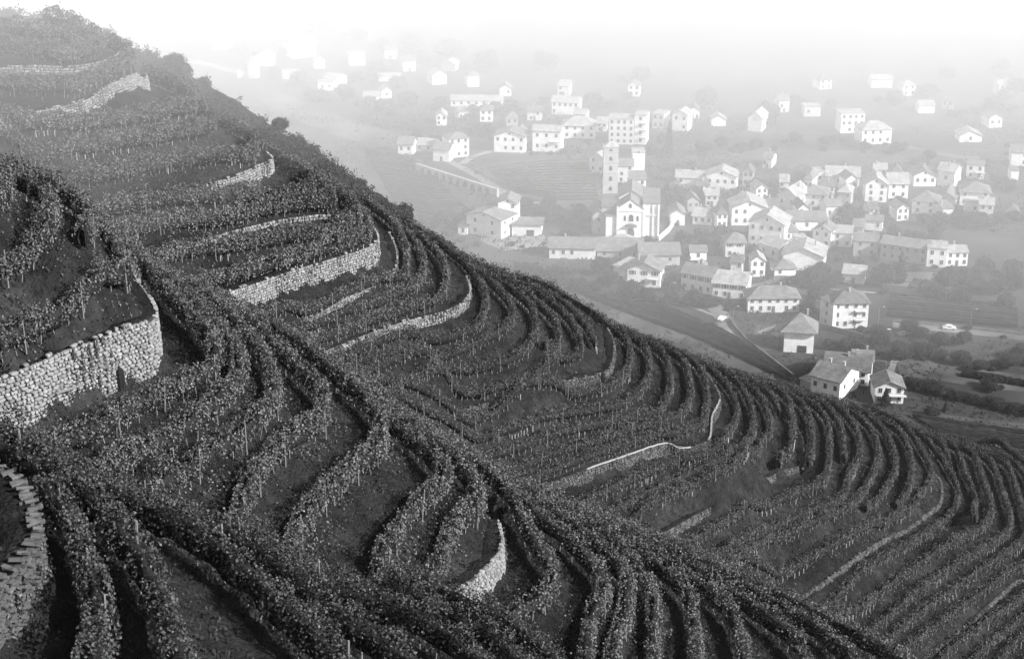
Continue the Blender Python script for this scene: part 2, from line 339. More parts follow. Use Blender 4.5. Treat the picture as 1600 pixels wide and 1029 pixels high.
# where two traced contours come too close for the height between them, only the upper one shapes the ground
KEEP=[np.ones(len(q),bool) for q in CUR]
for i in range(len(G)):
    a_=CUR[i]; t,n=normals(a_); hi=G[i][3] if G[i][0]=='w' else 0
    for j in range(i+1,min(len(G),i+9)):
        if G[i][1]!=G[j][1]: continue
        b_=CUR[j]; D=np.hypot(b_[:,None,0]-a_[None,:,0],b_[:,None,1]-a_[None,:,1]); kk=D.argmin(1); dm=D.min(1)
        sg=((b_[:,:2]-a_[kk,:2])*n[kk]).sum(1); dz=a_[kk,2]-hi-b_[:,2]
        bad=(kk>0)&(kk<len(a_)-1)&(dm<7)&((sg<-.05)|(sg<dz/1.9-.2)); KEEP[j]&=~bad
for (k,s,d,h,pl),q,kp in zip(G,CUR,KEEP):
    t,n=normals(q)
    if k=='r': con.append(q[kp])
    else:
        a=q.copy(); a[:,:2]-=n*1.1; con.append(a[kp])
        for o in (.35,1.0):
            b=q.copy(); b[:,:2]+=n*o; b[:,2]-=h; con.append(b[kp])
def gully(P,y,add):
    o=[]
    for x_,y_ in P:
        v=(514.5-y_)/F; dep=PITCH-math.atan(v); d=y/math.cos(0)*math.tan(dep)+add
        o.append([(x_-800)/F*math.hypot(y,d),y,CAMZ-d])
    return resample(np.array(o),.5)
SA=[(-150,215),(0,245),(100,280),(220,390),(350,465),(440,500),(560,575),(700,665),(800,735),(900,780),(1000,815),(1100,855),(1200,905),(1300,955),(1440,1029),(1600,1100)]
con.append(gully(SA,130,9)); con.append(gully(SA,150,13)); con.append(gully(SA[3:],172,10))
SC=[(-100,600),(0,640),(100,690),(207,755),(316,805),(452,850),(563,893),(698,905),(800,950),(960,1029)]
con.append(gully(SC[:6],76,3.5)); con.append(gully(SC[5:],81,3))
# slope with shrubs beyond the spur
SG=[(-60,10),(60,25),(150,40),(230,82),(300,118),(370,155),(430,200),(480,232),(530,268),(575,305),(615,345)]
for x_,y_ in []: pass
def atY(x_,y_,y):
    v=(514.5-y_)/F; dep=PITCH-math.atan(v); d=y*math.tan(dep); return np.array([(x_-800)/F*math.hypot(y,d),y,CAMZ-d])
GP=np.array([atY(x_,y_,y) for (x_,y_),y in zip(SG,np.linspace(262,292,len(SG)))]); con.append(resample(GP,.5))
G2=GP.copy(); G2[:,1]+=45; G2[:,0]+=28; G2[:,2]-=40; con.append(resample(G2,.5))
foot=np.array([(-130,470),(-60,440),(10,410),(70,400),(120,385),(180,345),(225,290),(250,220),(258,120),(258,20)],float)
for o,z in ((0,0),(12,-3),(26,-5)):
    f_=resample(foot,.5); t,n=normals(np.c_[f_,f_[:,0]]); con.append(np.c_[f_+n*o,np.full(len(f_),z)])
con.append(np.array([[x,519.,-6.] for x in np.arange(-130,260,.7)])); con.append(np.array([[259.,y,-6.] for y in np.arange(14,520,.7)]))
con.append(np.array([[x,14.,CAMZ-16-max(0,x+10)*.35+min(0,x+10)*-.12] for x in np.arange(-130,258,.7)]))
con=np.vstack(con)
def solve(con):
    Z=None
    for lv in (32,16,8,4,2,1):
        cs=CS*lv; nx=int(math.ceil((NX-1)/lv))+1; ny=int(math.ceil((NY-1)/lv))+1
        ix=np.clip(np.round((con[:,0]-X0)/cs).astype(int),0,nx-1); iy=np.clip(np.round((con[:,1]-Y0)/cs).astype(int),0,ny-1)
        S=np.zeros((ny,nx)); W=np.zeros((ny,nx)); np.add.at(S,(iy,ix),con[:,2]); np.add.at(W,(iy,ix),1)
        m=W>0; cz=np.where(m,S/np.maximum(W,1),0)
        if Z is None: Z=np.full((ny,nx),con[:,2].mean())
        else:
            yi=np.minimum(np.arange(ny)/2,Z.shape[0]-1); xi=np.minimum(np.arange(nx)/2,Z.shape[1]-1)
            y0=yi.astype(int); x0=xi.astype(int); y1=np.minimum(y0+1,Z.shape[0]-1); x1=np.minimum(x0+1,Z.shape[1]-1); fy=(yi-y0)[:,None]; fx=(xi-x0)[None]
            Z=(Z[y0][:,x0]*(1-fy)*(1-fx)+Z[y1][:,x0]*fy*(1-fx)+Z[y0][:,x1]*(1-fy)*fx+Z[y1][:,x1]*fy*fx)
        for _ in range(400 if lv>=8 else (150 if lv>1 else 60)):
            Z[m]=cz[m]; P=np.pad(Z,1,mode='edge'); Z=.25*(P[:-2,1:-1]+P[2:,1:-1]+P[1:-1,:-2]+P[1:-1,2:])
        Z[m]=.15*Z[m]+.85*cz[m]
    return Z[:NY,:NX]
ZT=solve(con)
xs=X0+np.arange(NX)*CS; ys=Y0+np.arange(NY)*CS
def hz(x,y):
    fx=np.clip((np.asarray(x)-X0)/CS,0,NX-1.001); fy=np.clip((np.asarray(y)-Y0)/CS,0,NY-1.001); i=fx.astype(int); j=fy.astype(int); a=fx-i; b=fy-j
    return (ZT[j,i]*(1-a)*(1-b)+ZT[j,i+1]*a*(1-b)+ZT[j+1,i]*(1-a)*b+ZT[j+1,i+1]*a*b)
XX,YY=np.meshgrid(xs,ys)
# small unevenness of turf
nz=rng.normal(0,.05,ZT.shape); ZM=ZT+(nz+np.roll(nz,1,0)+np.roll(nz,1,1))*.7
idx=np.arange(NX*NY).reshape(NY,NX)
Q=np.stack([idx[:-1,:-1],idx[:-1,1:],idx[1:,1:],idx[1:,:-1]],-1).reshape(-1,4)
keep=(ZM[:-1,:-1].ravel()>-4)|(ZM[1:,1:].ravel()>-4)
hill=nmesh('hillside',np.stack([XX,YY,ZM],-1).reshape(-1,3),[Q[keep]],M['grass'],smooth=True); tag(hill,kind='structure')
print('terrain',time.time()-T0)

# ------------------------------------------------------------------ vine rows
def noise1(s,sc_,seed):
    r=np.random.default_rng(seed); k=r.uniform(-1,1,4000); u=s/sc_+1000.3; i=u.astype(int)%3990; f=u-np.floor(u); f=f*f*(3-2*f); return k[i]*(1-f)+k[i+1]*f
def leaves(c,nrm,size,fold=True):
    """quads at c, facing roughly nrm"""
    n=len(c); nr=nrm+rng.normal(0,.65,(n,3)); nr/=np.linalg.norm(nr,axis=1)[:,None]+1e-9
    a=np.cross(nr,rng.normal(0,1,(n,3))); a/=np.linalg.norm(a,axis=1)[:,None]+1e-9; b=np.cross(nr,a)
    s=(size*rng.uniform(.6,1.35,n))[:,None]
    V=np.stack([c-a*s*.5,c-b*s*.42+nr*s*.12,c+a*s*.5,c+b*s*.42+nr*s*.12],1).reshape(-1,3)
    return V,np.arange(4*n).reshape(-1,4)
def hedge_core(q,n,prof,amp,seed):
    m=len(q); k=len(prof); s=np.arange(m)*.5; V=np.zeros((m,k,3))
    for j,(o,z) in enumerate(prof):
        a=noise1(s,.9,seed+j)*amp; b=noise1(s,.7,seed+50+j)*amp
        V[:,j,:2]=q[:,:2]+n*(o+a)[:,None]; V[:,j,2]=q[:,2]+z+b
    id_=np.arange(m*k).reshape(m,k); Q=np.stack([id_[:-1],np.roll(id_,-1,1)[:-1],np.roll(id_,-1,1)[1:],id_[1:]],-1).reshape(-1,4)
    return V.reshape(-1,3),Q
mb=MB(); mb.tube([(0,0,-.1),(0,0,1.05),(.01,0,2.1)],[.05,.045,.04],5); POST=mb.build('post',M['wood'],obj=False)
mb=MB(); mb.tube([(0,0,-.1),(0,0,1.05),(.01,0,2.12)],[.06,.055,.05],5); POSTB=mb.build('post',M['wood'],obj=False)
mb=MB(); mb.tube([(0,0,-.1),(0,0,.62)],[.05,.05],5); STAKE=mb.build('stake',M['stake'],obj=False)
ORD=['first','second','third','fourth','fifth','sixth','seventh','eighth','ninth','tenth','eleventh']
WN={0:'the curved slab-capped wall in the bottom corner',12:'the big pale stone wall above the dark rows',20:'the short bright wall near the bottom middle',
32:'the low wall high up under the fog',34:'the long bright wall high on the far slope',38:'the small block-like wall near the ridge',41:'the thin stone ledge under the ridge',
44:'the long bright wall in the middle of the slope',45:'the short thin stone edge by the ridge',49:'the curving pale wall left of the slope centre',56:'the low wall with the dark slot',
62:'the wall with the white coping line',68:'the rubble band low on the bowl',77:'the long thin wall line curving right',85:'the lowest thin wall at the right edge'}
WD={0:'curved dry stone wall with flat capstones in the bottom left corner',12:'big pale dry stone wall above the dark near rows',20:'short bright dry stone wall on the near nose, bottom middle',
32:'low stone wall high on the misty slope',34:'long bright stone wall with a grassy bank high on the far slope',38:'low wall ending in tall pale stone block near the ridge',
41:'thin ledge of pale stones under the ridge',44:'long bright dry stone wall in the middle of the terraced slope',45:'short thin pale stone edging beside the ridge rows',
49:'pale stone wall curving round the slope with dark gap',56:'low stone wall with dark slot near its tight bend',62:'stone wall topped by a thin white coping line',
68:'broken band of pale rubble low in the terraced bowl',77:'long thin stone wall curving around the right hand terraces',85:'lowest thin stone wall cut off by the right edge of the photo'}
lastw={'A':None,'B':None,'C':None}; cnt={'A':0,'B':0,'C':0}
first={'A':('vine row on the near spur above '+WN[12]),'B':'vine row in the fog above '+WN[32],'C':''}
rowid=0
for gi,(k,s,d,h,pl) in enumerate(G):
    q=CUR[gi].copy(); t,n=normals(q)
    if k=='w': lastw[s]=gi; cnt[s]=0; continue
    m=len(q); L=(m-1)*.5
    if lastw[s] is None:
        nxt=[j for j in range(gi+1,len(G)) if G[j][1]==s and G[j][0]=='w'][0]; up=sum(1 for j in range(gi,nxt) if G[j][0]=='r' and G[j][1]==s)
        lab=f"{ORD[up-1]} vine row up from {WN[nxt]}"
    else: lab=f"{ORD[cnt[s]]} vine row below {WN[lastw[s]]}"; cnt[s]+=1
    mid=q[m//2]; dist=float(np.linalg.norm(mid-np.array([0,0,CAMZ])))
    root=empty('vine_row',tuple(mid)); tag(root,lab,'vine row',{'A':'vine rows on the near spur','B':'vine rows on the terraced slope','C':'vine rows in the bottom left corner'}[s])
    ql=q-mid
    zz_=hz(q[:,0],q[:,1]); zz_=np.convolve(np.pad(zz_,3,mode='edge'),np.ones(7)/7,'valid'); ql[:,2]=zz_-mid[2]
    nr2={'A':(.42,300,.135),'B':(.38,115,.19),'C':(.44,520,.105)}[s]
    half,den,ls=nr2
    if s=='B': ls=.17+.0005*max(0,dist-200)
    if s=='B' and gi<=44: half,den,ls=.5,210,.24
    ht=2.0 if not(30<=gi<=43) else 2.6
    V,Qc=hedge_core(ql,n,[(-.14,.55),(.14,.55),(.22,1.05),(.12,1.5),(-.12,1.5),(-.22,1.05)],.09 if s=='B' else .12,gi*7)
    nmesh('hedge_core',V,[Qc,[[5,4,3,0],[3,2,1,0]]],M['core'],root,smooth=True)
    N_=int(L*den); u=rng.uniform(0,m-1.001,N_); 
    # vines are clumps about a metre apart
    ph=rng.uniform(0,1); sp=u*.5; cl=np.abs(((sp/1.05+ph)%1)-.5)*2
    i=u.astype(int); f=(u-i)[:,None]; c=ql[i]*(1-f)+ql[i+1]*f; nn=n[i]
    side=rng.choice([-1,1],N_); zz=rng.beta(1.7,1.2,N_)
    gap=noise1(sp,3.1,gi*3+1); vi=np.floor(sp/1.05+ph).astype(int); vr=np.random.default_rng(gi+77); vh=vr.normal(0,.19,4000)[vi]; vw=vr.uniform(.7,1.25,4000)[vi]; vg=(vr.uniform(0,1,4000)<.07)[vi]
    dens=1+.35*gap; ok=rng.uniform(0,1,N_)<np.where(vg,.3,np.clip(dens*(1-.3*cl),.2,1))
    zlo=.3+.3*cl; zhi=ht+vh-.12*cl+.14*noise1(sp,.45,gi+9)+.1*noise1(sp,2.7,gi+19)
    z=zlo+(zhi-zlo)*zz
    wdt=half*(1.05-.75*np.abs(zz-.45)**1.3*1.3); wdt=wdt*vw+.1*noise1(sp,.4,gi+33)
    top=rng.uniform(0,1,N_)<.22; off=np.where(top,rng.uniform(-1,1,N_)*wdt,side*wdt+rng.normal(0,.05,N_)); z=np.where(top,zhi+rng.normal(0,.07,N_),z)
    c=c.copy(); c[:,:2]+=nn*off[:,None]; c[:,2]+=z
    nv=np.zeros((N_,3)); nv[:,:2]=nn*(np.where(top,0,side)*.9)[:,None]; nv[:,2]=np.where(top,1,.35)
    # a few shoots hanging out or standing up
    sh=rng.uniform(0,1,N_)<.09; c[sh,2]+=rng.uniform(-.15,.45,sh.sum()); c[sh,:2]+=rng.normal(0,.12,(sh.sum(),2)); 
    c=c[ok]; nv=nv[ok]
    # low shoots and weeds spilling down the bank below the row
    n2=int(L*{'A':38,'B':8,'C':30}[s]); u2=rng.uniform(0,m-1.001,n2); i2=u2.astype(int); o2=.25+1.5*rng.beta(1.1,2.0,n2)*(1 if s!='C' else .5); kp=noise1(u2*.5,1.4,gi+91)+.6*noise1(u2*.5+o2,.5,gi+92)>-.1
    x2=q[i2,0]+n[i2,0]*o2; y2=q[i2,1]+n[i2,1]*o2; c2=np.c_[x2-mid[0],y2-mid[1],hz(x2,y2)-mid[2]+rng.uniform(.03,.5,n2)*(1.3-o2*.55)][kp]
    V,Qf=leaves(np.vstack([c,c2]),np.vstack([nv,np.c_[n[i2]*.4,np.ones(n2)][kp]]),ls)
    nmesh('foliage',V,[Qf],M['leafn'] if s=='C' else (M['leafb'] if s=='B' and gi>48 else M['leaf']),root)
    mb=MB()
    for a in np.arange(.5+ph,L-.3,1.05):
        j=int(a/.5); 
        if rng.uniform()<.12: continue
        b=ql[j]; lean=rng.normal(0,.07,2); rr=.022 if s!='B' else .034
        mb.tube([b+[0,0,-.1],b+[lean[0],lean[1],.4],b+[lean[0]*1.5,lean[1]*1.5,.9]],[rr*1.3,rr,rr*.8],4)
    if mb.n: tag(mb.build('trunks',M['trunk'],root),kind='stuff')
    stp=4.4 if s!='B' else 5.6; me=POST if s!='B' else POSTB
    for a in np.arange(rng.uniform(.4,2),L-.2,stp):
        j=int(a/.5); b=ql[j]; o=link('post',me,root); o.location=(b[0]+n[j][0]*.3*rng.uniform(.4,1),b[1]+n[j][1]*.3*rng.uniform(.4,1),b[2]); o.rotation_euler=(rng.normal(0,.03),rng.normal(0,.03),rng.uniform(0,6))
        o.scale=(1,1,rng.uniform(.8,1.03)*(1.12 if rng.uniform()<.06 else 1))
    if s=='B' and gi>34:
        for _ in range(int(L/22)+1):
            a0=rng.uniform(0,L)
            for q_ in range(rng.integers(1,5)):
                j=int((a0+q_*.95)/.5)
                if j>=m: break
                b=ql[j]; o=link('stake',STAKE,root); o.location=(b[0]+n[j][0]*.42,b[1]+n[j][1]*.42,b[2]-.1); o.scale=(1,1,rng.uniform(.7,1.3))
print('rows',time.time()-T0)

# ------------------------------------------------------------------ dry stone walls
def stone_shape(w_,h_,d_,r,slab=False):
    """rounded irregular block, 8-sided, front towards +Y"""
    th=np.arange(8)*math.pi/4+math.pi/8; rx=w_/2*r.uniform(.8,1.08,8); rz=h_/2*r.uniform(.8,1.08,8)
    sq=1.16 if slab else 1.28
    cx=np.clip(np.cos(th)*sq,-1,1)*rx; cz=np.clip(np.sin(th)*sq,-1,1)*rz
    k=r.uniform(.68,.88); V=[(cx[i],-d_*.5,cz[i]) for i in range(8)]+[(cx[i],d_*.22,cz[i]) for i in range(8)]+[(cx[i]*k,d_*.5,cz[i]*k) for i in range(8)]
    Qs=[[a+i,a+(i+1)%8,a+8+(i+1)%8,a+8+i] for a in(0,8) for i in range(8)]
    Ts=[[16,16+i+1,16+i] for i in range(1,7)]
    return np.array(V),np.array(Qs)[:,::-1],np.array(Ts)[:,::-1]
def stone_wall(gi,sw=.3,sh_=.22,mt='stone',parts=False,cap=None,capm='conc',hprof=None,slab=False,trim=None):
    k,s,d,h,pl=G[gi]; q=CUR[gi]
    if trim is not None:
        pt=px(trim[0],trim[1],q[0,2]); q=q[int(np.hypot(q[:,0]-pt[0],q[:,1]-pt[1]).argmin()):]
    t,n=normals(q); m=len(q); r=np.random.default_rng(gi+500)
    mid=q[m//2].copy(); root=empty('stone_wall',(mid[0],mid[1],mid[2]-h)); tag(root,WD[gi],'stone wall','dry stone terrace walls')
    S=np.arange(m)*.5; Lw=S[-1]; ql=q-np.array([mid[0],mid[1],mid[2]-h])
    H=np.full(m,h)*(1+.06*noise1(S,2.5,gi+4)) if hprof is None else h*np.interp(S/Lw,[a for a,b in hprof],[b for a,b in hprof])
    # core with earth top
    zt=ql[:,2]; zb=zt-h-.5; bt=.12
    top=zt-h+H if hprof is not None else zt+0*H
    A=np.c_[ql[:,:2]+n*(.02),zb]; B=np.c_[ql[:,:2]-n*(.02+bt),top-.04]; Cc=np.c_[ql[:,:2]-n*.5,top-.02]; D=np.c_[ql[:,:2]-n*1.7,zt-.03+.02]; E_=np.c_[ql[:,:2]-n*1.7,zt-1.2]
    V=np.stack([A,B],1).reshape(-1,3); idx=np.arange(2*m).reshape(m,2)
    nmesh('wall_core',V,[np.stack([idx[:-1,0],idx[:-1,1],idx[1:,1],idx[1:,0]],-1)],M['joint'],root)
    V=np.stack([B,Cc,D,E_],1).reshape(-1,3); idx=np.arange(4*m).reshape(m,4)
    nmesh('terrace_edge',V,[np.stack([idx[:-1,j],idx[:-1,j+1],idx[1:,j+1],idx[1:,j]],-1).reshape(-1,4) for j in range(3)],M['grass'],root,smooth=True)
    allst=[]
    z=-.1
    while z<h+.05:
        ch=sh_*r.uniform(.75,1.3); x=0.
        while x<Lw-.05:
            ww=sw*min(2.1,r.lognormal(-.05,.38)); a=min(x+ww/2,Lw-.01); j=min(int(a/.5),m-2); f=a/.5-j
            hh=H[j]
            if z+ch*.5<hh+r.uniform(-.12,.1)*sh_/.2:
                p=ql[j]*(1-f)+ql[j+1]*f; nn=n[j]*(1-f)+n[j+1]*f; nn=nn/np.linalg.norm(nn); bz=p[2]-h+z+ch/2+r.normal(0,.015)
                off=-bt*z/max(h,.3)+r.uniform(-.02,.06); c=np.array([p[0]+nn[0]*off,p[1]+nn[1]*off,bz])
                ang=math.atan2(nn[1],nn[0])-math.pi/2+r.normal(0,.12); allst.append((ww*ch*r.uniform(.8,1.25),c,ang,ww*.92,ch*.9,sw*r.uniform(.5,.9),r.normal(0,.12)))
            x+=ww
        z+=ch
    def verts(st,w1=None):
        _,c,ang,ww,hh,dd,tl=st; V,Qs,Ts=stone_shape(ww,hh,dd,r,slab); ca,sa=math.cos(tl),math.sin(tl); V=np.c_[V[:,0]*ca-V[:,2]*sa,V[:,1],V[:,0]*sa+V[:,2]*ca]
        ca,sa=math.cos(ang),math.sin(ang); return np.c_[V[:,0]*ca-V[:,1]*sa,V[:,0]*sa+V[:,1]*ca,V[:,2]]+c,Qs,Ts
    # stones in the frame first
    if parts:
        def seen(st):
            p=st[1]+np.array([mid[0],mid[1],mid[2]-h]); dy=p[1]; e=math.cos(PITCH)*dy-math.sin(PITCH)*(p[2]-CAMZ); u=p[0]/e*F+800; v=514.5-(math.sin(PITCH)*dy+math.cos(PITCH)*(p[2]-CAMZ))/e*F
            return -5<u<1605 and -5<v<1034
        allst.sort(key=lambda a:-(a[0]+(10 if seen(a) else 0)))
        sh8=[]
        for v_ in range(14):
            V,Qs,Ts=stone_shape(1,1,1,r,slab); sh8.append(nmesh('stone',V,[Qs,Ts],M[mt],obj=False))
        for st in allst[:300]:
            _,c,ang,ww,hh,dd,tl=st; o=link('stone',sh8[r.integers(14)],root); o.location=c; o.rotation_euler=Matrix.Rotation(ang,3,'Z').to_4x4().to_euler() if False else (0,tl,ang); o.scale=(ww,dd,hh)
        rest=allst[300:]
    else: rest=allst
    if rest:
        mb=MB()
        for st in rest: mb.add(*verts(st))
        tag(mb.build('stones',M[mt],root),kind='stuff')
    for (xa,ya),(xb,yb) in (cap or []):
        pa=px(xa,ya,q[:,2].mean()); j0,j1=sorted(int(np.hypot(q[:,0]-px(x_,y_,q[:,2].mean())[0],q[:,1]-px(x_,y_,q[:,2].mean())[1]).argmin()) for x_,y_ in((xa,ya),(xb,yb))); pc=ql[j0:j1+1]; nc=n[j0:j1+1]; mb=MB(); o0=[(.08,.0),(.08,.12),(-.12,.12),(-.12,.0)]; pc=pc+rng.normal(0,.02,pc.shape)
        V=np.stack([np.c_[pc[:,:2]+nc*o,pc[:,2]+z_] for o,z_ in o0],1).reshape(-1,3); id_=np.arange(len(V)).reshape(-1,4)
        Q_=np.stack([id_[:-1],np.roll(id_,-1,1)[:-1],np.roll(id_,-1,1)[1:],id_[1:]],-1).reshape(-1,4)
        nmesh('coping',V,[Q_,[[0,1,2,3]],[id_[-1][::-1]]],M[capm],root)
    # creepers and weeds rooted in the joints
    N_=int(Lw*h*(110 if s!='B' else 45)); u=r.uniform(0,m-1.01,N_); i=u.astype(int); zz=r.uniform(-.1,1.08,N_)*h; pn=noise1(u*.5,1.6,gi+60)+.6*noise1(u*.5+zz*.8,.5,gi+61)-.35*zz/h
    ok=pn>(.32 if gi!=12 else .55); pc=ql[i]; c=np.c_[pc[:,0]+n[i,0]*r.uniform(.05,.2,N_),pc[:,1]+n[i,1]*r.uniform(.05,.2,N_),pc[:,2]-h+zz][ok]
    if len(c): V,Qf=leaves(c,np.c_[n[i]*.8,np.full(N_,.5)][ok],.13 if s!='B' else .22); tag(nmesh('creeper',V,[Qf],M['leaf'],root),kind='stuff')
    return root,ql,n,H
for gi,g in enumerate(G):
    if g[0]!='w' : continue
    if gi==0:
        root,ql,n,H=stone_wall(0,.3,.12,'stone2',parts=True,slab=True); m=len(ql); r=np.random.default_rng(3)
        a=.0
        while a<m-2:
            j=int(a); ww=r.uniform(.1,.3); o=None
            V,Qs,Ts=stone_shape(ww*1.0,.11,1,r,True); V=np.c_[V[:,0],V[:,1]*r.uniform(.3,.6)-.12+r.uniform(-.08,.08),V[:,2]]
            o=nmesh('capstone',V,[Qs,Ts],M['stone2'],root); o.location=(ql[j][0],ql[j][1],ql[j][2]+.05+r.uniform(0,.04)); o.rotation_euler=(r.normal(0,.14),r.normal(0,.12),math.atan2(n[j][1],n[j][0])-math.pi/2+r.normal(0,.2))
            a+=ww*1.9
    elif gi==12: 
        root,ql,n,H=stone_wall(gi,.29,.19,'stone',parts=True)
        def slot_and_shadow(root,ql,n,gi,pt,w_,h_):
            z0=CAMZ-G[gi][2]; p=px(pt[0],pt[1],z0-G[gi][3]*.5)-np.array(root.location); j=int(np.hypot(ql[:,0]-p[0],ql[:,1]-p[1]).argmin()); m=MB(); m.tube([(0,.0,-.2),(0,.0,h_*.6),(0,.0,h_*.9),(0,.0,h_)],[w_/2,w_/2,w_*.36,w_*.1],8); o=m.build('dark_slot_and_shadow',M['slot_and_shadow'],root); b=ql[j]; o.location=(b[0]+n[j][0]*.02,b[1]+n[j][1]*.02,b[2]-G[gi][3])
        slot_and_shadow(root,ql,n,gi,(243,585),.62,1.5)  # dark round-topped shape standing in for a round shadow on this wall
    elif gi==20: stone_wall(gi,.25,.19,'stone',trim=(781,812))
    elif gi==38: stone_wall(gi,.36,.28,'stone',trim=(400,238),hprof=[(0,1),(.2,1),(.3,.9),(.36,.4),(.5,.25),(1,.22)])
    elif gi in(41,45): stone_wall(gi,.4,.3,'stone',trim=(545,335) if gi==41 else (606,362))
    elif gi==62: stone_wall(gi,.36,.28,'stone2',cap=[((1112,592),(1108,682)),((1050,693),(866,751))])
    elif gi in(68,): stone_wall(gi,.4,.3,'stone2')
    elif gi in(77,85): stone_wall(gi,.42,.28,'stone2',hprof=[(0,.6)]+[(x,.35+.5*abs(math.sin(x*23))) for x in (.1,.2,.3,.4,.5,.6,.7,.8,.9)]+[(1,.5)],trim=(1440,705) if gi==77 else (1640,800))
    elif gi==56:
        root,ql,n,H=stone_wall(gi,.38,.28,'stone2',trim=(950,512)); slot_and_shadow(root,ql,n,gi,(930,598),.9,1.7)
    else: stone_wall(gi,.36,.27,'stone',trim={49:(728,432),44:(578,344),32:(184,80),34:(230,116)}.get(gi))
print('walls',time.time()-T0)

# ------------------------------------------------------------------ turf tufts on the near slopes
def tufts(name,box,n,hgt,seed):
    r=np.random.default_rng(seed); x=r.uniform(box[0],box[1],n); y=r.uniform(box[2],box[3],n); z=hz(x,y)
    e=math.cos(PITCH)*y-math.sin(PITCH)*(z-CAMZ); u=x/e*F+800; v=514.5-(math.sin(PITCH)*y+math.cos(PITCH)*(z-CAMZ))/e*F
    k=(u>-20)&(u<1620)&(v>200)&(v<1050)&(r.uniform(0,1,n)<.35+.65*(np.sin(x*1.7+np.sin(y*2.3)*2)*np.sin(y*1.3+x*.7)>0)); x,y,z=x[k],y[k],z[k]; m=len(x)
    a=r.uniform(0,6.28,m); h=hgt*r.uniform(.4,1.3,m); w_=h*r.uniform(.15,.4,m); lx=r.normal(0,.45,m)*h; ly=r.normal(0,.45,m)*h
    V=np.stack([np.c_[x-np.cos(a)*w_,y-np.sin(a)*w_,z-.05],np.c_[x+np.cos(a)*w_,y+np.sin(a)*w_,z-.05],np.c_[x+lx,y+ly,z+h]],1).reshape(-1,3)
    tag(nmesh(name,V,[np.arange(3*m).reshape(-1,3)],M['blade']),'rough grass and weeds growing between the near vine rows','grass',kind='stuff')
tufts('grass',(-40,45,36,125),260000,.16,1)
tufts('grass',(-75,115,195,300),150000,.24,2)
def weeds(box,n,seed):
    r=np.random.default_rng(seed); x=r.uniform(box[0],box[1],n); y=r.uniform(box[2],box[3],n); z=hz(x,y)
    e=math.cos(PITCH)*y-math.sin(PITCH)*(z-CAMZ); u=x/e*F+800; v=514.5-(math.sin(PITCH)*y+math.cos(PITCH)*(z-CAMZ))/e*F
    k=(u>-20)&(u<1620)&(v>200)&(v<1050)&(np.sin(x*.9+np.sin(y*1.1)*2)+np.sin(y*.8+x*.5)>-.6); x,y,z=x[k],y[k],z[k]; m=len(x); q=9
    s=r.uniform(.12,.45,m); c=np.stack([np.repeat(x,q),np.repeat(y,q),np.repeat(z,q)],1)+r.normal(0,1,(m*q,3))*np.repeat(s,q)[:,None]*[.6,.6,.35]+[0,0,.08]; V,Q_=leaves(c,np.tile([0,0,.8],(m*q,1)),.13)
    tag(nmesh('weeds',V,[Q_],M['blade2']),'low leafy weeds covering the banks between the near vine rows','weeds',kind='stuff')
weeds((-40,45,36,125),17000,3)
# white pipes lying along the foot of the big wall
for (xa,ya),(xb,yb),lb in (((70,622),(131,600),'upper white pipe lying across the big stone wall'),((2,652),(38,637),'lower white pipe end at the left edge below the big wall')):
    A=px(xa,ya,CAMZ-38.0); B=px(xb,yb,CAMZ-37.2 if lb[0]=='u' else CAMZ-37.8); m=MB(); m.tube([(0,0,0),tuple((B-A)/2+[0,0,.02]),tuple(B-A)],.07,7); o=m.build('pipe',M['conc']); o.location=tuple(A); tag(o,lb,'pipe')
xv=np.arange(-1200,1600,28.); yv=np.arange(-100,2400,28.); A_,B_=np.meshgrid(xv,yv)
Zv=np.zeros(A_.shape)+.88-.06
i_=np.arange(A_.size).reshape(A_.shape); Qv=np.stack([i_[:-1,:-1],i_[:-1,1:],i_[1:,1:],i_[1:,:-1]],-1).reshape(-1,4)
tag(nmesh('valley_floor',np.stack([A_,B_,Zv-.9],-1).reshape(-1,3),[Qv],M['valley'],smooth=True),kind='structure')
# ------------------------------------------------------------------ valley: fields and roads
def flatpoly(name,pts,z,m,kind='structure',jit=1.2):
    P=[px(x,y,0)[:2] for x,y in pts]; o=[]
    for a,b in zip(P,P[1:]+P[:1]):
        n=max(1,int(np.linalg.norm(b-a)/9))
        for k in range(n): o.append(a+(b-a)*k/n+rng.normal(0,jit,2)*(k>0))
    bm=bmesh.new(); vs=[bm.verts.new((p[0],p[1],z)) for p in o]; f=bm.faces.new(vs); bm.normal_update()
    if f.normal.z<0: f.normal_flip()
    bmesh.ops.triangulate(bm,faces=[f]); me=bpy.data.meshes.new(name); bm.to_mesh(me); bm.free(); me.materials.append(m); return tag(link(name,me),kind=kind)
for nm,b in (('meadow_pale',.11),('meadow_mid',.08),('field_dark',.045),('track_pale',.2),('road_grey',.15),('yard',.22)):
    M[nm]=mat(nm,b,.25,.06,bump=.1,bscale=1.2,rough=1,spec=.03,extra=patches(.03,.8,1.2,.15,.88,1.12))
zz=[.0]
def zs(): zz[0]+=.006; return zz[0]
flatpoly('field',[(740,262),(800,250),(905,243),(938,262),(938,318),(900,330),(850,312),(790,300)],zs(),M['meadow_mid'])
flatpoly('field',[(560,225),(640,240),(660,262),(770,312),(730,335),(650,345),(600,330)],zs(),M['field_dark'])
flatpoly('field',[(400,130),(450,150),(560,190),(650,215),(640,232),(560,222),(470,190),(410,160)],zs(),M['meadow_pale'])
flatpoly('field',[(850,452),(905,449),(985,478),(1100,518),(1245,590),(1240,610),(1100,552),(960,500),(880,470)],zs(),M['meadow_mid'])
flatpoly('field',[(940,455),(1110,470),(1128,510),(1150,545),(1100,520),(990,480)],zs(),M['field_dark'])
flatpoly('field',[(1385,455),(1500,470),(1600,488),(1600,515),(1480,508),(1370,500)],zs(),M['field_dark'])
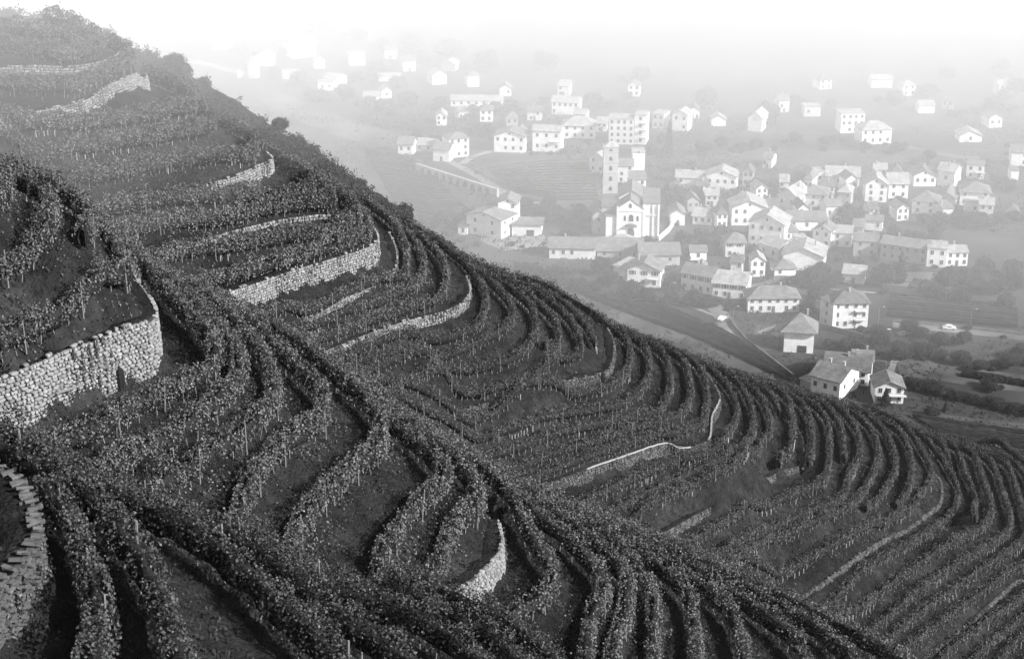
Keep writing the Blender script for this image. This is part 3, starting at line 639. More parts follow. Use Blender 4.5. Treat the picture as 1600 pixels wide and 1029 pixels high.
flatpoly('field',[(1400,555),(1600,585),(1600,612),(1500,600),(1405,588)],zs(),M['meadow_mid'])
flatpoly('field',[(1420,640),(1600,662),(1600,720),(1480,685)],zs(),M['meadow_mid'])
flatpoly('field',[(1180,505),(1215,512),(1215,545),(1190,550),(1160,530)],zs(),M['meadow_mid'])
flatpoly('field',[(1050,225),(1300,235),(1500,232),(1600,240),(1600,262),(1500,250),(1250,262),(1060,258)],zs(),M['meadow_mid'])
flatpoly('field',[(1380,425),(1450,425),(1520,432),(1500,455),(1420,448),(1385,445)],zs(),M['meadow_pale'])
flatpoly('yard',[(745,372),(850,366),(856,384),(790,392)],zs(),M['yard'])
def strip(name,pts,w_,z,m,kind='structure'):
    q=np.array([px(x,y,0) for x,y in smooth2(pts)]); q=resample(q,3.); t,n=normals(q); V=np.stack([np.c_[q[:,:2]+n*w_/2,np.full(len(q),z)],np.c_[q[:,:2]-n*w_/2,np.full(len(q),z)]],1).reshape(-1,3); i=np.arange(len(V)).reshape(-1,2)
    return tag(nmesh(name,V,[np.stack([i[:-1,0],i[:-1,1],i[1:,1],i[1:,0]],-1)],m),kind=kind)
strip('track',[(845,446),(875,448),(905,450),(915,463)],2.2,zs(),M['track_pale'])
strip('road',[(1112,475),(1124,488),(1132,503),(1150,528),(1185,555)],5.5,zs(),M['road_grey'])
strip('road',[(660,243),(700,252),(740,272),(785,300),(800,312)],4,zs(),M['road_grey'])
strip('road',[(723,256),(735,247),(755,240),(790,232),(820,240)],3.5,zs(),M['track_pale'])
strip('road',[(1395,508),(1450,512),(1520,519),(1620,531)],5,zs(),M['road_grey'])
strip('track',[(1390,590),(1394,572),(1402,556),(1405,545)],2.2,zs(),M['track_pale'])
strip('track',[(300,96),(335,104),(375,114),(400,118)],7,zs(),M['track_pale'])
strip('road',[(1385,222),(1430,232),(1500,245),(1600,252)],4,zs(),M['road_grey'])
strip('track',[(1185,520),(1200,514),(1215,508)],1.6,zs(),M['track_pale'])
strip('track',[(905,452),(960,470),(1030,496),(1110,527),(1180,560),(1235,592)],1.3,zs(),M['track_pale'])
strip('track',[(960,470),(1020,468),(1080,480),(1118,494)],1.3,zs(),M['track_pale'])
strip('track',[(1230,440),(1300,452),(1370,458)],1.6,zs(),M['track_pale'])
strip('road',[(1100,470),(1160,452),(1215,436),(1230,412),(1215,395),(1240,384),(1262,372)],3.2,zs(),M['road_grey'])
# rows of low vines on the valley fields
def vine_field(pts0,pts1,n,seed,h_=1.5):
    a=np.array([px(x,y,0) for x,y in pts0]); b=np.array([px(x,y,0) for x,y in pts1]); mb_=[]; Vs=[];Qs=[];c=0
    for k in range(n):
        t_=k/(n-1); p=resample(a*(1-t_)+b*t_,1.6); t,nn=normals(p); m=len(p); prof=[(-.5,0),(-.45,h_*.7),(0,h_),(.45,h_*.7),(.5,0)]
        V=np.zeros((m,5,3))
        for j,(o,z) in enumerate(prof):
            V[:,j,:2]=p[:,:2]+nn*(o+rng.normal(0,.09,m))[:,None]; V[:,j,2]=z+(rng.normal(0,.13,m) if z else -.05)
        i=np.arange(m*5).reshape(m,5); Vs.append(V.reshape(-1,3)); Qs.append(np.stack([i[:-1,:-1],i[:-1,1:],i[1:,1:],i[1:,:-1]],-1).reshape(-1,4)+c); c+=m*5
    tag(nmesh('vineyard_rows',np.concatenate(Vs),[np.concatenate(Qs)],M['treeleaf']),'rows of low vines on a flat field down in the valley','vineyard',kind='stuff')
vine_field([(905,458),(985,490),(1100,532),(1235,596)],[(1000,478),(1060,490),(1130,520),(1195,560)],16,1)
vine_field([(1390,462),(1480,470),(1590,486)],[(1385,494),(1470,502),(1590,512)],8,2)
vine_field([(570,235),(620,242),(650,255)],[(620,325),(680,335),(735,330)],22,3,1.2)
vine_field([(760,262),(850,252),(930,250)],[(800,300),(880,312),(935,312)],14,4,.7)
vine_field([(1425,650),(1500,662),(1600,676)],[(1470,680),(1530,695),(1600,712)],9,5,1.2)

# ------------------------------------------------------------------ houses
for nm,b in (('render_white',.8),('render_cream',.62),('render_grey',.36)): M[nm]=mat(nm,b,.09,.5,bump=.01,bscale=4,rough=.95,spec=.05,extra=patches(.25,.9,1.06))
for nm,b in (('roof_mid',.16),('roof_dark',.11),('roof_light',.3)): M[nm]=mat(nm,b,.3,.9,bump=.08,bscale=5,rough=.9,spec=.1,extra=patches(.35,.8,1.2))
M['pane']=mat('window_pane',.03,.2,1,rough=.25,spec=.5); M['frame']=mat('window_frame',.45,.1,2); M['shutter']=mat('shutter',.12,.2,2); M['door']=mat('door_wood',.09,.3,2); M['rail']=mat('balcony_rail',.14,.2,2)
WM={'w':'render_white','c':'render_cream','g':'render_grey'}; RM={'m':'roof_mid','d':'roof_dark','l':'roof_light'}
def unit_window(w_,h_,arch=False,shut=False):
    f=MB(); t=.09
    for c,d in (((0,-.02,h_/2+t/2),(w_+2*t,.08,t)),((0,-.03,-h_/2-t/2),(w_+3*t,.14,t)),((-w_/2-t/2,-.02,0),(t,.08,h_)),((w_/2+t/2,-.02,0),(t,.08,h_)),((0,-.012,0),(.06,.03,h_))): f.box(c,d)
    p=MB(); p.box((0,.01,0),(w_,.03,h_)); s=None
    if shut: s=MB(); s.box((-w_*.98,-.03,0),(w_*.48,.05,h_)); s.box((w_*.98,-.03,0),(w_*.48,.05,h_))
    return f.build('window',M['frame'],obj=False),p.build('pane',M['pane'],obj=False),(s.build('shutter',M['shutter'],obj=False) if s else None)
UW={False:unit_window(1.0,1.45),True:unit_window(.95,1.4,shut=True)}
FW=MB(); FW.box((0,0,0),(1.15,.08,1.5)); FWM=FW.build('window',M['pane'],obj=False)
def add_window(root,x,y,z,rz,shut=False,far=False,sc_=(1,1,1)):
    if far:
        o=link('window',FWM,root); o.location=(x,y,z); o.rotation_euler=(0,0,rz); o.scale=sc_; return
    a,b,c=UW[shut]; o=link('window',a,root); o.location=(x,y,z); o.rotation_euler=(0,0,rz); o.scale=sc_; q=link('pane',b,o)
    if c: link('shutter',c,o)
def roof_mesh(w_,D,h,kind,rh,ov,x0=0):
    """roof over a w x D plan, front at y=0, eaves at h"""
    ov*=.75; a,b,c,d=-w_/2-ov,w_/2+ov,-ov,D+ov; k=rh/(w_/2 if kind=='f' else D/2); dr=ov*k*.9; z0=h-dr; zt=h+rh; m=MB(); th=.22
    cx,cy=0,D/2
    def slab(pts):
        pts=[np.array(p,float) for p in pts]; n=len(pts); V=pts+[p-np.array([0,0,th]) for p in pts]
        if n==4: m.add(V,[[0,1,2,3],[7,6,5,4]]+[[i,4+i,4+(i+1)%4,(i+1)%4] for i in range(4)])
        else: m.add(V,[[i,3+i,3+(i+1)%3,(i+1)%3] for i in range(3)],[[0,1,2],[5,4,3]])
    if kind=='g': slab([(a,c,z0),(b,c,z0),(b,cy,zt),(a,cy,zt)]); slab([(b,d,z0),(a,d,z0),(a,cy,zt),(b,cy,zt)])
    elif kind=='f': slab([(a,c,z0),(cx,c,zt),(cx,d,zt),(a,d,z0)][::-1]); slab([(b,c,z0),(b,d,z0),(cx,d,zt),(cx,c,zt)])
    elif kind in 'hp':
        if kind=='p' or abs(w_-D)<2: r0=r1=(cx,cy,zt)
        elif w_>D: r0=(-(w_-D)/2,cy,zt); r1=((w_-D)/2,cy,zt)
        else: r0=(0,w_/2,zt); r1=(0,D-w_/2,zt)
        if w_>D and kind=='h' and abs(w_-D)>=2: slab([(a,c,z0),(b,c,z0),r1,r0]); slab([(b,d,z0),(a,d,z0),r0,r1]); slab([(b,c,z0),(b,d,z0),r1]); slab([(a,d,z0),(a,c,z0),r0])
        elif r0!=r1: slab([(a,c,z0),(b,c,z0),r0]); slab([(b,d,z0),(a,d,z0),r1]); slab([(b,c,z0),(b,d,z0),r1,r0]); slab([(a,d,z0),(a,c,z0),r0,r1])
        else:
            for p,q in (((a,c),(b,c)),((b,c),(b,d)),((b,d),(a,d)),((a,d),(a,c))): slab([(*p,z0),(*q,z0),r0])
    elif kind=='s': slab([(a,c,h+.1),(b,c,h+.1),(b,d,h+rh),(a,d,h+rh)])
    elif kind=='b': slab([(a,c,h+rh),(b,c,h+rh),(b,d,h+.1),(a,d,h+.1)])
    else: m.box((0,D/2,h+.12),(w_+2*ov,D+2*ov,.24))
    return m
def wall_mesh(w_,D,h,kind,rh):
    m=MB(); m.box((0,D/2,h/2-.5),(w_,D,h+1)); e=.12
    if kind=='g':
        for s in(-1,1): x=s*(w_/2-.01); m.add([(x,0,h),(x,D,h),(x,D/2,h+rh-.15),(x-s*.3,0,h),(x-s*.3,D,h),(x-s*.3,D/2,h+rh-.15)],None,[[0,1,2],[5,4,3]])
    if kind=='f':
        for y,s in((.01,1),(D-.01,-1)): m.add([(-w_/2,y,h),(w_/2,y,h),(0,y,h+rh-.15),(-w_/2,y+s*.3,h),(w_/2,y+s*.3,h),(0,y+s*.3,h+rh-.15)],None,[[0,1,2],[5,4,3]])
    if kind=='s': m.add([(-w_/2,D,h+rh-.1),(w_/2,D,h+rh-.1),(w_/2,0,h),(-w_/2,0,h),(-w_/2,D,h),(w_/2,D,h)],[[0,1,2,3],[0,4,5,1]],[[0,3,4],[1,5,2]])
    if kind=='b': m.add([(-w_/2,0,h+rh-.1),(w_/2,0,h+rh-.1),(w_/2,0,h),(-w_/2,0,h),(-w_/2,D,h),(w_/2,D,h)],[[0,1,2,3],[0,4,5,1]],[[0,3,4],[1,5,2]])
    return m
HS=[]
def house(label,base,h,D,kind,rh,wall='w',roof='m',win=(3,2),side=(2,2),ov=.7,chim=1,shut=False,extra='',name='house',cat='house',grp='houses of the valley village',z=0.):
    A=px(base[0],base[1],z); B=px(base[2],base[3],z); w_=float(np.linalg.norm(B-A)); c=(A+B)/2; rz=math.atan2(B[1]-A[1],B[0]-A[0]); far=c[1]>700; vf=c[1]>900
    root=empty(name,tuple(c),rz); tag(root,label,cat,grp); HS.append(((base[0]+base[2])/2,(base[1]+base[3])/2,label))
    wall_mesh(w_,D,h,kind,rh).build('wall',M[WM[wall]],root)
    rf=roof_mesh(w_,D,h,kind,rh,ov).build('roof',M[RM[roof]],root)
    r=random.Random(int(base[0]*7+base[1]))
    for k in range(chim):
        m=MB(); x=r.uniform(-.3,.3)*w_; y=D*r.uniform(.35,.65); yy=y-D/2; zr=h+rh*(1-abs(yy)/(D/2)) if kind!='n' else h; m.box((x,y,zr+.3),(.55,.6,1.9)); m.box((x,y,zr+1.28),(.75,.8,.12)); m.build('chimney',M['render_grey'],rf)
    fl=max(1,win[1]); fh=h/fl
    if vf: win=(0,1); side=(0,1)
    if win[0]:
        for j in range(fl):
            for i in range(win[0]):
                x=-w_/2+w_*(i+.5)/win[0]+r.uniform(-.15,.15); zc=fh*j+fh*.55
                if j==0 and i==win[0]//2 and 'd' in extra: continue
                if r.random()<.07: continue
                add_window(root,x,-.03,zc,0,shut and j>0,far)
    for i in range(side[0]):
        for j in range(side[1]):
            y=D*(i+.5)/side[0]; zc=h/side[1]*(j+.55)
            for s in((1,-1) if c[0]<0 else (1,)): add_window(root,s*(w_/2+.03),y,zc,s*R(90),False,far)
    if 'd' in extra: m=MB(); m.box((0,-.02,1.05),(1.1,.12,2.1)); m.build('door',M['door'],root)
    if 'G' in extra: m=MB(); m.box((w_*.12,-.02,1.2),(2.9,.12,2.4)); m.build('garage_door',M['pane'],root)
    if 'A' in extra: # attic window in the gable
        add_window(root,0,-.03,h+rh*.35,0,False,far,(.7,1,.6))
    if 'B' in extra:
        for j in range(1,fl):
            zc=fh*j; m=MB(); bw=w_*(.34 if w_>9 else .6); m.box((w_*.28,-.65,zc),(bw,1.3,.16)); bal=m.build('balcony',M['render_cream'],root)
            m=MB(); m.box((w_*.28,-1.27,zc+.95),(bw,.06,.07))
            for q in np.arange(-bw/2+.1,bw/2,.45): m.box((w_*.28+q,-1.27,zc+.5),(.04,.04,.85))
            m.build('railing',M['rail'],bal)
    if 'C' in extra:  # big skylights
        m=MB(); m.box((w_*.2,D*.25,h+rh*.52),(1.2,.9,.12),Matrix.Rotation(math.atan2(rh,D/2),3,'X')); m.build('skylight',M['pane'],rf)
    return root
H=[
('tall white house with pyramid roof and garage opening beside the upper vine row edge',(1224,549,1270,552),8.1,9,'p',3.9,'w','m',(0,1),(1,2),1.7,1,False,'G'),
('long white house with big hipped eave and small chimney just behind the vineyard crest',(1266,612,1311,624),5.8,12,'g',2.7,'w','m',(3,1),(2,1),.9,2,False,''),
('low sheltered house with overlapping roofs directly behind the long white crest house',(1288,597,1356,603),4.9,13,'g',3.0,'w','d',(4,2),(2,2),1.0,2,False,''),
('open lean-to with bright canopy on the left of the long white crest house',(1250,603,1267,610),2.6,5,'s',.6,'g','l',(0,1),(0,1),.5,0,False,''),
('white rear wing stepping up behind the overlapping roofs near the crest',(1330,592,1362,594),6.4,8,'g',2.0,'w','m',(2,2),(1,2),.7,1,False,''),
('small cream gabled house with balcony, last one right of the crest houses',(1366,629,1411,630),5.2,9,'f',1.9,'c','m',(3,2),(1,2),.8,0,False,'B'),
('tall cream three storey apartment house with balconies and hipped roof',(1300,513,1355,512),9.2,9,'h',3.0,'c','d',(4,3),(2,3),.9,1,False,'B'),
('narrow cream wing joined to the left of the three storey apartment house',(1280,503,1300,514),8.6,7,'s',1.2,'c','d',(1,3),(0,1),.5,0,False,''),
('wide low cream farmhouse with sagging hipped roof and dark ground floor openings',(1168,488,1248,487),5.4,9,'h',2.6,'c','m',(6,2),(1,2),.9,1,False,'d'),
('white two storey house with plain gabled roof above the village road',(1064,452,1112,461),6.6,8,'g',2.4,'w','m',(4,2),(1,2),.6,1,True,''),
('white farmhouse with broad light roof beside the plain gabled one',(1113,463,1165,468),5.4,11,'g',2.9,'w','l',(4,2),(2,2),.8,1,True,'d'),
('white gable fronted chalet with dark windows and round balcony below the church',(980,446,1031,450),6.6,9,'f',2.5,'w','m',(3,2),(2,2),1.0,2,True,'B'),
('small lean-to annex with pale roof on the left of the white chalet',(958,432,980,440),4.2,8,'s',1.6,'w','l',(1,1),(0,1),.6,0,False,''),
('long low barn with white columns at one end under the church square',(858,403,930,405),4.4,10,'g',2.4,'c','m',(5,1),(0,1),.8,1,False,''),
('low grey roofed outbuilding between the long barn and the chalet',(933,402,1003,404),2.9,16,'g',2.6,'g','m',(3,1),(0,1),.8,0,False,''),
('long grey roofed hall behind the white chalet',(1000,415,1062,414),4.3,11,'g',2.8,'g','m',(2,1),(1,1),.8,0,False,''),
('small white annex at the right end of the grey roofed hall',(1078,406,1104,406),3.4,7,'g',1.3,'w','m',(1,1),(1,1),.5,0,False,''),
('white villa gable front with two small upper windows left of the church',(729,364,783,374),7.6,11,'f',2.2,'w','m',(2,2),(2,2),.9,0,False,'A'),
('taller white block with long upper window behind the villa gable',(778,361,808,362),11.5,10,'f',1.8,'w','m',(2,4),(1,3),.8,0,False,'A'),
('flat roofed white garage wing right of the villa',(800,368,846,369),4.4,9,'n',.3,'c','m',(0,1),(0,1),.9,0,False,'G'),
('little arched shed on the left of the villa',(716,366,730,367),3.2,5,'s',.9,'w','d',(1,1),(0,1),.4,0,False,''),
('big gable fronted white house in the middle of the village right of the church',(1143,352,1198,352),7.2,12,'f',3.0,'w','l',(4,2),(2,2),.9,1,False,'A'),
('white gabled house with sunlit right wall in the village centre',(1169,380,1224,386),8.8,11,'f',3.4,'w','l',(4,2),(4,3),.9,1,False,'A'),
('cream hipped house with two window rows standing among trees below the village centre',(1133,402,1163,402),6.2,8,'h',2.4,'c','m',(2,2),(1,2),1.1,0,True,'d'),
('low roofs stepping down beside the hipped house among trees',(1185,398,1215,408),5.0,10,'g',2.0,'w','l',(2,1),(1,1),.7,1,False,''),
('long white barn with two stepped pale roofs in the village middle',(1222,420,1286,425),5.8,13,'f',2.8,'w','l',(0,1),(1,1),.8,1,False,''),
('tiny hip roofed white house with two windows below the long barn',(1210,431,1243,430),3.0,7,'h',2.3,'w','m',(2,1),(0,1),.7,0,False,''),
('white twin gabled house with large window below the village centre',(1269,384,1297,388),6.6,8,'f',1.9,'w','m',(2,2),(2,2),.6,1,False,'A'),
('cream block joined to the right of the twin gabled house',(1300,384,1330,386),5.2,8,'s',.8,'w','l',(2,2),(1,2),.5,0,False,''),
('plain grey two storey house with flat looking roof right of the village centre',(1333,399,1371,401),6.0,9,'g',1.8,'g','m',(2,2),(1,1),.5,1,False,''),
('small white house with sunlit chimney above the plain grey one',(1351,359,1378,361),4.2,7,'g',1.2,'w','m',(2,1),(1,1),.6,2,False,''),
('long grey terrace building with continuous roof at the right of the village',(1375,404,1447,414),6.2,10,'g',1.7,'g','m',(6,2),(0,1),.7,1,False,''),
('white two storey cube joined to the end of the grey terrace',(1447,416,1478,418),7.0,9,'n',.5,'w','l',(2,2),(1,2),.4,2,False,''),
('lower white house with wide window at the far end of the terrace',(1478,415,1511,415),5.2,9,'g',1.4,'w','l',(3,2),(1,1),.5,1,False,'d'),
('small shed with bright metal roof near the round trees',(1316,441,1350,444),3.4,6,'s',1.6,'c','l',(2,1),(0,1),.6,0,False,'d'),
('white square house with hipped roof and paired windows on the right side',(1424,333,1462,337),5.8,9,'h',2.9,'w','m',(2,2),(1,2),1.0,0,False,''),
('grey gabled barn behind the square hipped house',(1462,322,1492,325),4.2,12,'f',2.2,'g','m',(1,1),(1,1),.8,0,False,''),
('wide white house with hipped roof at the right edge of the village',(1499,320,1545,322),6.0,10,'h',2.8,'w','m',(3,2),(1,2),1.1,0,False,''),
('low slanting roofed annex in front of the wide hipped house',(1505,330,1540,333),3.0,7,'b',1.4,'c','m',(1,1),(0,1),.7,0,False,''),
('white gabled house with three windows in a row behind the hipped houses',(1427,291,1462,291),4.8,10,'f',2.4,'w','m',(3,1),(1,1),.8,1,False,'A'),
('small white chapel-like house with slim sunlit end wall at the village top right',(1464,290,1490,294),7.2,8,'g',2.2,'w','l',(1,1),(1,1),.7,2,False,''),
('plain white cube house standing alone above the hipped houses',(1509,278,1536,280),5.8,8,'n',.4,'w','m',(2,2),(1,2),.3,0,False,'B'),
('tall white house cut by the right edge of the photo',(1579,259,1606,260),6.6,9,'g',2.0,'w','m',(2,2),(1,1),.7,0,False,''),
('slim white shed below the tall house at the right edge',(1579,281,1591,281),4.0,5,'s',.8,'w','m',(0,1),(0,1),.4,0,False,''),
('large white gable front with stacked balconies on its left',(1351,315,1385,316),7.6,12,'f',2.9,'w','l',(2,3),(2,2),.9,1,False,'A'),
('white house with two layered pale roofs behind a round tree',(1388,310,1418,310),6.6,11,'g',3.0,'w','l',(2,2),(1,1),.9,0,False,''),
('square white block at the left end of the long pale roofs',(1272,289,1288,289),5.6,7,'n',.3,'w','l',(1,1),(0,1),.3,0,False,''),
('long pale house with continuous roof at the top of the village',(1290,291,1342,293),4.8,12,'g',2.6,'c','l',(4,1),(1,1),.8,1,False,''),
('wide pale house with bright end wall above the village centre',(1248,321,1292,324),5.4,10,'h',2.4,'c','m',(3,2),(1,1),.9,0,False,''),
('house with steep pale V shaped roofs left of the wide pale one',(1214,325,1244,330),6.0,12,'f',3.2,'c','l',(2,1),(1,1),.8,1,False,''),
('long house with smooth grey roof and sunlit stub wall in the village centre',(1230,360,1290,360),4.4,10,'g',2.2,'w','m',(3,1),(1,1),.8,1,False,''),
('pale gabled house with attic window and lower side wing behind the village',(1103,293,1150,296),5.6,9,'f',2.5,'w','l',(4,1),(1,1),.7,1,False,'A'),
('long low pale roof joined to the attic windowed house',(1056,288,1104,290),3.4,9,'g',2.0,'c','l',(3,1),(0,1),.7,1,False,''),
('pale cottage with arched door right of the church',(1048,352,1070,352),5.0,9,'f',1.9,'c','m',(1,1),(0,1),.7,0,False,'d'),
('low jumble of pale roofs between the church and the big gable',(1082,350,1112,352),3.6,10,'g',2.0,'w','l',(3,1),(1,1),.7,2,False,''),
('grey hip roofed house behind the jumble of pale roofs',(1118,340,1150,342),3.6,11,'h',2.4,'c','m',(2,1),(1,1),.7,0,False,''),
('bright white tall narrow block right of the bell tower',(988,272,1007,272),9.4,8,'n',.3,'w','l',(0,1),(0,1),.3,0,False,'A'),
('cream three storey house between the bell tower and the white block',(965,285,989,285),7.4,8,'g',2.0,'c','m',(2,3),(0,1),.6,0,False,''),
('small white house with four windows behind the church roof',(984,303,1009,303),6.2,9,'s',1.2,'w','m',(2,2),(1,1),.6,0,False,''),
('pale house on the left of the bell tower with three small windows',(921,268,944,272),7.0,10,'f',2.2,'c','l',(2,2),(1,1),.7,0,False,''),
('broad white gable house with two window rows on the upper meadow edge',(772,237,820,239),7.6,10,'f',2.4,'w','m',(4,2),(2,2),.8,0,False,'A'),
('white house with two tall end towers beside the broad gable house',(832,236,876,238),9.6,9,'g',1.6,'w','l',(3,2),(1,2),.6,0,False,'B'),
('white hip roofed villa with tall windows on the upper village street',(879,216,930,217),6.4,10,'h',3.0,'w','l',(4,2),(1,2),.9,0,True,''),
('pale four storey apartment block fading into the fog',(951,225,990,226),11.6,10,'n',.3,'c','l',(4,4),(0,1),.3,0,False,''),
('slim white balcony tower at the end of the foggy apartment block',(991,225,1009,226),13.4,9,'n',.3,'w','l',(1,4),(0,1),.3,0,False,'B'),
('faint white house behind the upper street villas',(862,178,904,180),6.2,9,'g',2.0,'w','l',(5,2),(0,1),.6,0,False,''),
('faint long white house row high in the mist',(704,166,785,167),3.2,9,'g',1.6,'w','l',(7,1),(0,1),.6,0,False,''),
('grey roofed barn with white front at the head of the buttressed road wall',(622,241,645,242),5.0,8,'g',2.4,'w','m',(2,1),(0,1),.8,0,False,''),
('white three storey house with sunlit side at the head of the buttressed road wall',(702,247,733,244),8.6,10,'h',1.8,'w','m',(3,3),(1,3),.7,0,False,''),
('lower white wing with dark doorway beside the three storey house',(677,251,702,253),5.6,9,'g',2.0,'w','m',(1,1),(0,1),.7,1,False,'d'),
('grey roofed shed row between the barn and the white wing',(648,236,676,238),3.4,9,'g',1.8,'g','l',(2,1),(0,1),.7,0,False,''),
('misty white house with foggy outline left of the tall conifer',(1019,200,1037,202),7.0,8,'n',.3,'w','l',(2,2),(0,1),.3,0,False,''),
('misty white house with foggy outline right of the tall conifer',(1050,204,1074,206),8.0,9,'f',2.0,'w','l',(2,2),(0,1),.5,0,False,''),
('little pale gabled house alone in the misty meadow',(1112,197,1134,197),3.4,7,'f',1.8,'w','l',(1,1),(0,1),.5,0,False,''),
('ghostly pale church-like building in the mist above the centre',(1168,204,1190,206),6.4,12,'f',2.8,'w','l',(0,1),(0,1),.5,0,False,''),
('white three storey block with dark stair strip on the misty right',(1313,208,1350,207),9.0,9,'n',.4,'w','l',(4,3),(1,3),.3,0,False,''),
('white hip roofed house in front of the misty three storey block',(1346,226,1392,224),7.0,10,'h',2.8,'w','l',(4,2),(1,2),.7,0,False,''),
('low pale farm with wide arched roof alone on the right meadow',(1499,222,1534,222),3.2,9,'f',2.2,'w','l',(1,1),(0,1),.6,0,False,''),
('faint block in the mist left of the three storey block',(1256,182,1282,182),4.6,8,'n',.3,'c','l',(2,1),(0,1),.3,0,False,''),
('faint long white building in the highest mist on the right',(1362,137,1394,137),4.4,10,'g',1.6,'w','l',(0,1),(0,1),.5,0,False,''),
('faint white house in the mist above the right meadow',(1435,177,1460,177),4.0,8,'g',1.6,'w','l',(0,1),(0,1),.5,0,False,''),
('tall faint white house highest on the far left hillside',(332,78,351,79),7.6,8,'f',2.6,'w','l',(1,2),(0,1),.5,0,False,''),
('narrow white gable seen edge on above the shrubs on the left',(388,122,399,123),8.4,5,'f',2.2,'w','l',(0,1),(0,1),.4,0,False,''),
('small white hut beside the pale track on the left hillside',(371,121,378,121),3.4,5,'f',1.4,'w','l',(0,1),(0,1),.4,0,False,''),
('misty white house behind the narrow gable on the left',(401,103,427,103),5.0,9,'f',2.6,'w','l',(0,1),(0,1),.6,0,False,''),
('large misty white villa in the upper left of the valley',(457,92,494,88),7.4,9,'g',2.0,'w','l',(3,2),(0,1),.5,0,False,''),
('small white bungalow with two dark windows on the left meadow',(442,123,466,123),3.2,7,'g',1.2,'w','l',(2,1),(0,1),.5,0,False,''),
('white flat fronted cottage left of a slanted sunlit gable',(498,142,521,141),4.0,7,'n',.3,'w','l',(2,1),(0,1),.3,0,False,''),
('white house with slanted sunlit gable on the left meadow',(525,137,542,131),4.4,8,'f',2.0,'w','l',(1,1),(0,1),.5,0,False,''),
('faint pale block in the mist above the left meadow houses',(546,103,571,102),5.6,9,'n',.3,'c','l',(0,1),(0,1),.3,0,False,''),
('low pale house cluster in the left middle mist, front one',(568,159,592,159),3.2,7,'g',1.4,'w','l',(2,1),(0,1),.5,0,False,''),
('low pale house behind the left middle cluster',(596,154,612,153),3.6,7,'f',1.8,'w','l',(1,1),(0,1),.5,0,False,''),
('faint white gable in the mist right of the left middle cluster',(676,133,698,131),5.0,8,'f',2.2,'w','l',(0,1),(0,1),.5,0,False,''),
('long low pale shed in the mist above the left middle cluster',(592,127,626,126),2.4,7,'g',1.2,'w','l',(0,1),(0,1),.5,0,False,''),
]
for l_,b_,h_,D_,k_,rh_,w_,r_,win_,sd_,ov_,ch_,sh_,ex_ in H:
    house(l_,b_,h_,D_,k_,rh_,w_,r_,win_,sd_,ov_,ch_,sh_,ex_)

# smaller houses filling the lanes
kinds=[('f',1.9,'gable fronted'),('g',1.8,'low gabled'),('h',2.0,'hip roofed'),('s',1.2,'slant roofed')]
IN=[(1083,330,18,'behind the jumble of pale roofs'),(1112,322,20,'under the attic windowed house'),(1128,356,16,'left of the big gable front'),(1160,330,20,'behind the big gable front'),(1190,312,18,'left of the V shaped roofs'),(1205,342,20,'above the sunlit wall house'),
(1236,378,18,'between the smooth grey roof and the twin gables'),(1256,400,16,'over the long barn'),(1255,345,16,'in front of the wide pale house'),(1302,345,24,'below the long pale house'),(1318,322,20,'right of the wide pale house'),(1295,310,16,'under the long pale house'),
(1330,302,18,'at the end of the long pale house'),(1375,282,20,'behind the stacked balconies'),(1400,286,16,'above the layered roofs'),(1340,372,16,'in front of the sunlit chimney house'),(1184,432,22,'on the lane above the farmhouse'),(1150,432,18,'over the broad light roof'),
(1095,445,14,'hidden by the plain gabled house'),(1225,300,14,'up the lane from the V roofs'),(1168,290,16,'in the upper meadow right of the attic house'),(1198,262,14,'alone in the hazy upper meadow'),(1066,312,16,'above the arched door cottage'),(1100,308,16,'tucked below the long low roof'),
(810,228,16,'between the broad gable and the towers'),(905,196,18,'behind the hip roofed villa'),(760,190,20,'left of the faint white row'),(725,188,16,'under the faint long row'),(690,196,16,'above the three storey house'),(835,188,22,'above the towers house'),(800,196,18,'over the broad gable house'),
(940,205,16,'left of the four storey block'),(1085,185,16,'between the misty houses'),(1225,176,16,'left of the faint block'),(1420,150,20,'high in the right hand mist'),(1480,170,18,'over the right meadow in the mist'),(1555,200,20,'right of the low pale farm'),(1570,150,20,'top right in the mist'),(1290,140,18,'in the highest mist near the long building'),
(640,112,20,'in the left hand mist high up'),(700,110,22,'in the upper central mist'),(610,92,18,'in the topmost left mist'),(740,136,18,'in the mist over the faint row'),(880,150,18,'in the mist above the faint house'),(990,150,18,'in the mist above the misty pair'),(440,75,20,'just above the left villa'),(500,108,16,'right of the bungalow'),(560,60,22,'highest in the mist of all'),(790,150,18,'at the right end of the faint row'),
(1540,340,22,'below the wide hipped house'),(1580,345,20,'lowest at the right edge of the village'),(1480,345,16,'left of the slanting annex'),(1410,345,18,'near the square hipped house'),(1365,340,14,'below the stacked balconies'),(1262,300,12,'left of the square block')]
for k,(x,y,w_,where) in enumerate(IN):
    kd,rh_,kn=kinds[k%4]; dy=rng.uniform(-1.5,2); tone='wc'[k%2] if k%5 else 'g'
    house({'w':'white','c':'cream','g':'grey'}[tone]+' '+kn+' little house '+where,(x-w_/2,y,x+w_/2,y+dy),rng.uniform(3.6,6.4),rng.uniform(6.5,9),kd,rh_,tone,'mld'[k%3] if k%3 else 'm',(2,2 if k%3 else 1),(1,1),.6,k%2,False,'d' if k%2 else '')

